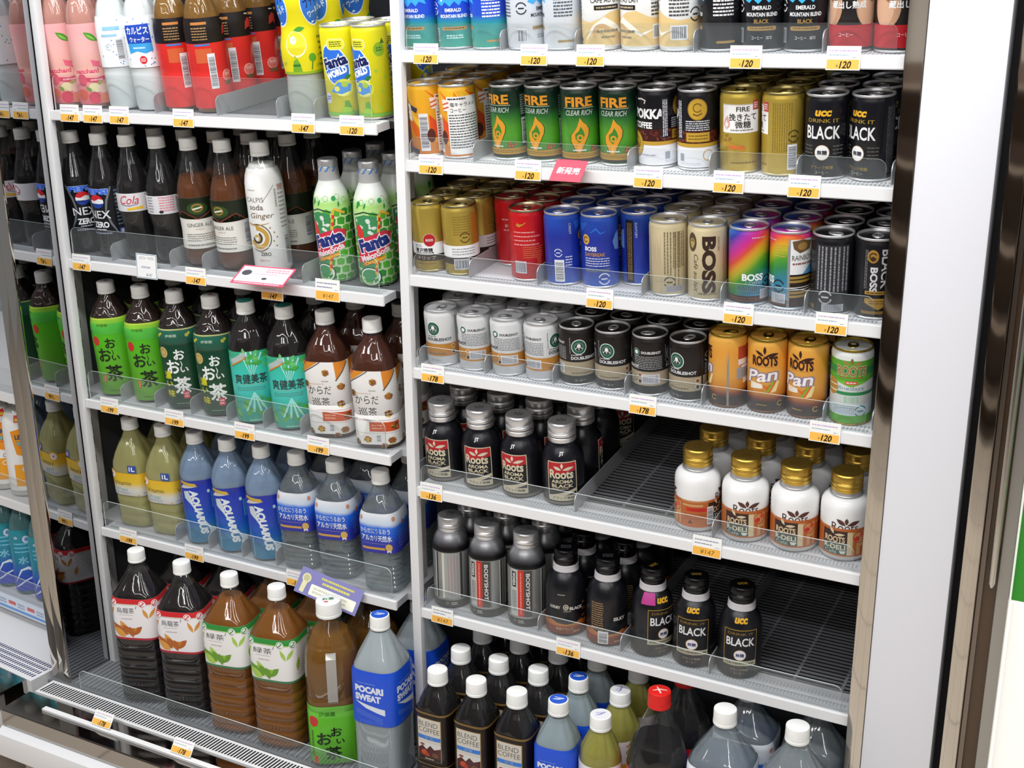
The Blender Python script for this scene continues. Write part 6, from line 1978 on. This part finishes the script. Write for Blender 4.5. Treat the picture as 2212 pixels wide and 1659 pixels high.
def card(name, w, h, art, loc, rot, mats, label, fold=None):
    bm = bmesh.new()
    box(bm, -w / 2, w / 2, -.0006, 0, -h, 0)
    if fold:
        box(bm, fold[0], fold[1], -.0006, .012, -.0004, .0004)
    a = Art(); art(a, w * 1000, h * 1000)
    lay_art(bm, a, lambda u, v, e: (u / 1000, -.0006 - e * .0006, v / 1000), mats, step_u=None)
    o = link_mesh(name, bm, mats, smooth=0)
    o.location, o.rotation_euler = loc, rot
    return tag(o, label, 'sign')
def art_new(a, w, h):
    a.txt('新発売', 0, -h * .5, 10.5, '#f6eef0', w=w * .72, b=.03, sh=.1)
p = at_y(1240, 334, -.004)
card('shelf_card', .047, .034, art_new, (p.x, -.008, SZ['B'] + .014), (R(-42), 0, R(-4)), [P('#e8334e', rough=.4)], 'red new item card with white characters tilted out under the flame cans', fold=(-.016, .012))
def art_promo(a, w, h):
    a.rect(-w / 2 + 3, w / 2 - 3, -h + 6, -3, '#f6f2f4')
    a.ell(-w / 2 + 16, -h * .4, 9, 7, '#4a4a50'); a.para(-w / 2 + 28, w / 2 - 20, -h * .5, -h * .35, 1, '#d8b0b8'); a.para(0, w / 2 - 6, -h * .34, -h * .12, 2, '#e88a9a')
    a.ell(6, -h * .66, 5, 3, '#4a4a54'); a.para(-w / 2 + 6, w / 2 - 8, -h + 1.4, -h + 4.6, 1, '#f6d0d8')
p = at_y(590, 578, -.004)
card('shelf_card', .098, .046, art_promo, (p.x - .004, -.006, SZ['b'] + .027), (R(-64), 0, R(4)), [P('#f0506e', rough=.4)], 'white promotion card with red border lying out over the rail below the white bottle')
def art_purple(a, w, h):
    a.ell(-w / 2 + 14, -h * .36, 8, 8, '#d8d4a0'); a.ell(-w / 2 + 14, -h * .36, 5.6, 5.6, '#b8b48a'); a.poly([(-w / 2 + 9, -h * .5), (-w / 2 + 18, -h * .5), (-w / 2 + 16, -h + 3), (-w / 2 + 8, -h + 4)], '#d8d4a8')
    a.para(-w / 2 + 40, w / 2 - 16, -h * .24, -h * .12, 1, '#d0c850'); a.para(-w / 2 + 44, w / 2 - 22, -h * .42, -h * .28, 1, '#d8d04a')
    a.rrect(-w / 2 + 26, w / 2 - 6, -h + 4, -h * .5, 2, '#efeedd'); a.para(-w / 2 + 32, w / 2 - 22, -h + 7, -h * .56, 2, '#c8c6b8')
p = at_y(722, 1235, -.012)
card('shelf_card', .118, .044, art_purple, (p.x, -.014, SZ['d'] + .022), (R(-30), R(13), R(6)), [P('#7a78b0', rough=.4)], 'lavender award card hanging slantwise in front of the clear water bottles')

# ------------------------------------------------------------------ the next chiller beyond the partition
nx = thing('chiller_cabinet', 'next white chiller beyond the mirror partition, set at a slight angle', 'fridge', (-.775, 0, 0), R(-5.7))
box_obj('back_panel', (-.95, -.085, .42, .45, .2, 2.1), P('#9aa0a8', rough=.6), nx)
box_obj('lower_panel', (-.95, -.03, .02, .04, DECK, .372), P('#dcdde0', rough=.4), nx)
bm = bmesh.new()
box(bm, -.95, -.012, -.135, .02, .30, DECK, 0)
for r_ in range(4):
    x = -.94
    while x < -.02:
        y = -.125 + r_ * .013
        bm.faces.new([bm.verts.new(q) for q in ((x, y, DECK + .0004), (x + .0034, y, DECK + .0004), (x + .0046, y + .009, DECK + .0004), (x + .0012, y + .009, DECK + .0004))]).material_index = 1
        x += .0072
link_mesh('air_grille', bm, [P('#ececee', rough=.4), P('#3a3a6a', rough=.6)], nx, smooth=0)
bm = bmesh.new()
box(bm, -.95, -.026, -.222, -.135, .300, DECK - .001, 0)
link_mesh('steel_curb', bm, [P('#b8b4b0', rough=.07, metal=1.)], nx, smooth=0)
box_obj('bumper', (-.95, -.028, -.240, -.15, .240, .300), P('#e8e8ea', rough=.3), nx, .006)
box_obj('kick_plate', (-.95, -.09, -.19, .45, 0, .24), P('#a79c90', rough=.4), nx)
NM = nx.matrix_basis.copy() if False else Matrix.Translation((-.775, 0, 0)) @ Matrix.Rotation(R(-5.7), 4, 'Z')
for i, (z, promo) in enumerate(((.846, 0), (.615, 0), (.386, 1))):
    names = ('upper', 'middle', 'lowest')
    sh = thing('shelf', f'{names[i]} shelf of the next chiller beyond the mirror partition', 'shelf', (-.775, 0, 0), R(-5.7), 'shelves of the next chiller')
    bm = bmesh.new(); box(bm, -.94, -.085, 0, .40, z - .012, z)
    link_mesh('shelf_board', bm, [P('#d4d4d6', rough=.45)], sh, smooth=0)
    bm = bmesh.new(); box(bm, -.94, -.014, -.005, .0, z - (.030 if promo else .016), z + .001)
    mm = [P('#dfe8f4' if promo else '#e9e9ea', rough=.35)]
    if promo:
        a = Art(); a.rect(-330, -40, -26, -20, '#6aa0e0')
        for k in range(5):
            a.rrect(-320 + k * 62, -306 + k * 62 + 10, -13, -5, 1, '#d86a6a'); a.para(-290 + k * 62, -266 + k * 62, -17, -4, 2, '#a8b8d8')
        a.ell(-46, -12, 9, 9, '#3a9a5a')
        lay_art(bm, a, lambda u, v, e: (u / 1000, -.0052 - e * .0004, z + v / 1000), mm, step_u=None)
    link_mesh('price_rail', bm, mm, sh, smooth=0)
    link_mesh('front_guard', guard_mesh(-.93, -.03, .0016, z + .001, .05), [ACRYL, ACEDGE], sh, smooth=0)
def nput(kind, label, x, y, z, a, grp):
    v = NM @ Vector((x, y, z))
    return put(kind, label, 'bottle', v.x, v.y, v.z, a, grp)
for i in range(5):
    for k in range(2):
        nput('lemon_white', f'orange and white lemon bottle beyond the partition, {ORD[i + 1]} along, {ORD[k + 1]} row', -.215 - i * .066, .045 + k * .068, .6156, 20 - 10 * k, 'orange and white lemon bottles')
        nput('teal_water', f'teal label water bottle beyond the partition, {ORD[i + 1]} along, {ORD[k + 1]} row', -.185 - i * .064, .045 + k * .068, .3866, -8 + 12 * k, 'teal label water bottles')

# ------------------------------------------------------------------ fixture at the right edge
fx = thing('door_fridge', 'stainless glass door fridge standing right of the white end panel', 'fridge', (0, 0, 0))
box_obj('steel_frame', (.812, .8320, -.02, .05, .0, 2.1), STEEL, fx, .002)
box_obj('door_glass', (.832, .855, -.004, .03, .0, 2.1), P('#5a4636', rough=.12), fx)
box_obj('door_edge', (.833, .8385, -.010, -.004, .0, 2.1), P('#8a8078', rough=.25, metal=.9), fx)
box_obj('gap_shade_strip', (.8005, .812, .02, .05, .0, 2.1), P('#101014', rough=.6), fx)  # near-black strip imitating the shaded gap beside the end panel
box_obj('side_trim', (.855, .870, -.016, .05, .0, 2.1), P('#a9a7a2', rough=.3, metal=.7), fx, .002)
bm = bmesh.new()
for k, (z, r_) in enumerate(((.86, .002), (.866, .0042), (.95, .0046), (1.18, .0046), (1.30, .0042), (1.31, .002))):
    ring = [bm.verts.new((.849 + r_ * math.cos(i * math.pi / 6), -.022 + r_ * math.sin(i * math.pi / 6), z)) for i in range(12)]
    if k:
        for i in range(12):
            j = (i + 1) % 12
            bm.faces.new((prev[i], prev[j], ring[j], ring[i]))
    else:
        bm.faces.new(ring[::-1])
    prev = ring
bm.faces.new(prev)
for z in (.90, 1.26):
    box(bm, .8465, .8515, -.020, -.004, z, z + .008)
link_mesh('door_handle', bm, [P('#d0ccc6', rough=.2, metal=1.)], fx)
lb = thing('light_box', 'bright backlit panel at the picture edge right of the glass door fridge', 'sign', (0, 0, 0))
box_obj('lit_face', (.870, 1.10, -.006, .05, .2, 2.1), P('#fbfbf4', rough=.3, emit=.75), lb)
gs = box_obj('poster', (.8725, 1.09, -.0075, -.0062, .842, 1.40), P('#35932f', rough=.4, emit=.12))
tag(gs, 'plain green poster fixed on the bright backlit panel', 'poster')
bm = bmesh.new()
box(bm, .874, 1.09, -.0075, -.0062, .28, .838, 0)
mm = [P('#f6f4ee', rough=.4, emit=.5)]
a = Art()
for i in range(26):
    u, v = a.rnd.uniform(872, 1080), a.rnd.uniform(300, 830)
    a.stroke([(u, v), (u + a.rnd.uniform(4, 12), v + a.rnd.uniform(-5, 5)), (u + a.rnd.uniform(8, 18), v + a.rnd.uniform(-8, 8))], 1.2, a.rnd.choice(('#e8a8a0', '#e8b878', '#c8b8d8', '#9a98a8')))
lay_art(bm, a, lambda u, v, e: (u / 1000, -.0075 - e * .0003, v / 1000), mm, step_u=None)
tag(link_mesh('poster', bm, mm, smooth=0), 'white poster with faint pink and orange strokes below the green one', 'poster')

# ------------------------------------------------------------------ opposite side of the aisle, seen only in the polished steel
op = thing('gondola_shelf', 'brown grocery gondola across the aisle behind the viewer', 'shelf unit', (0, -3.3, 0))
box_obj('back_board', (-2.6, 2.6, -.05, 0, 0, 1.7), P('#6a5a50', rough=.6), op)
for k in range(5):
    box_obj('shelf_board', (-2.6, 2.6, 0, .38, .2 + k * .34, .225 + k * .34), P('#8a7c70', rough=.5), op)

# prototypes that were never set out
for k, (root, used) in PROTO.items():
    if not used:
        for ch in list(root.children_recursive) + [root]:
            bpy.data.objects.remove(ch)
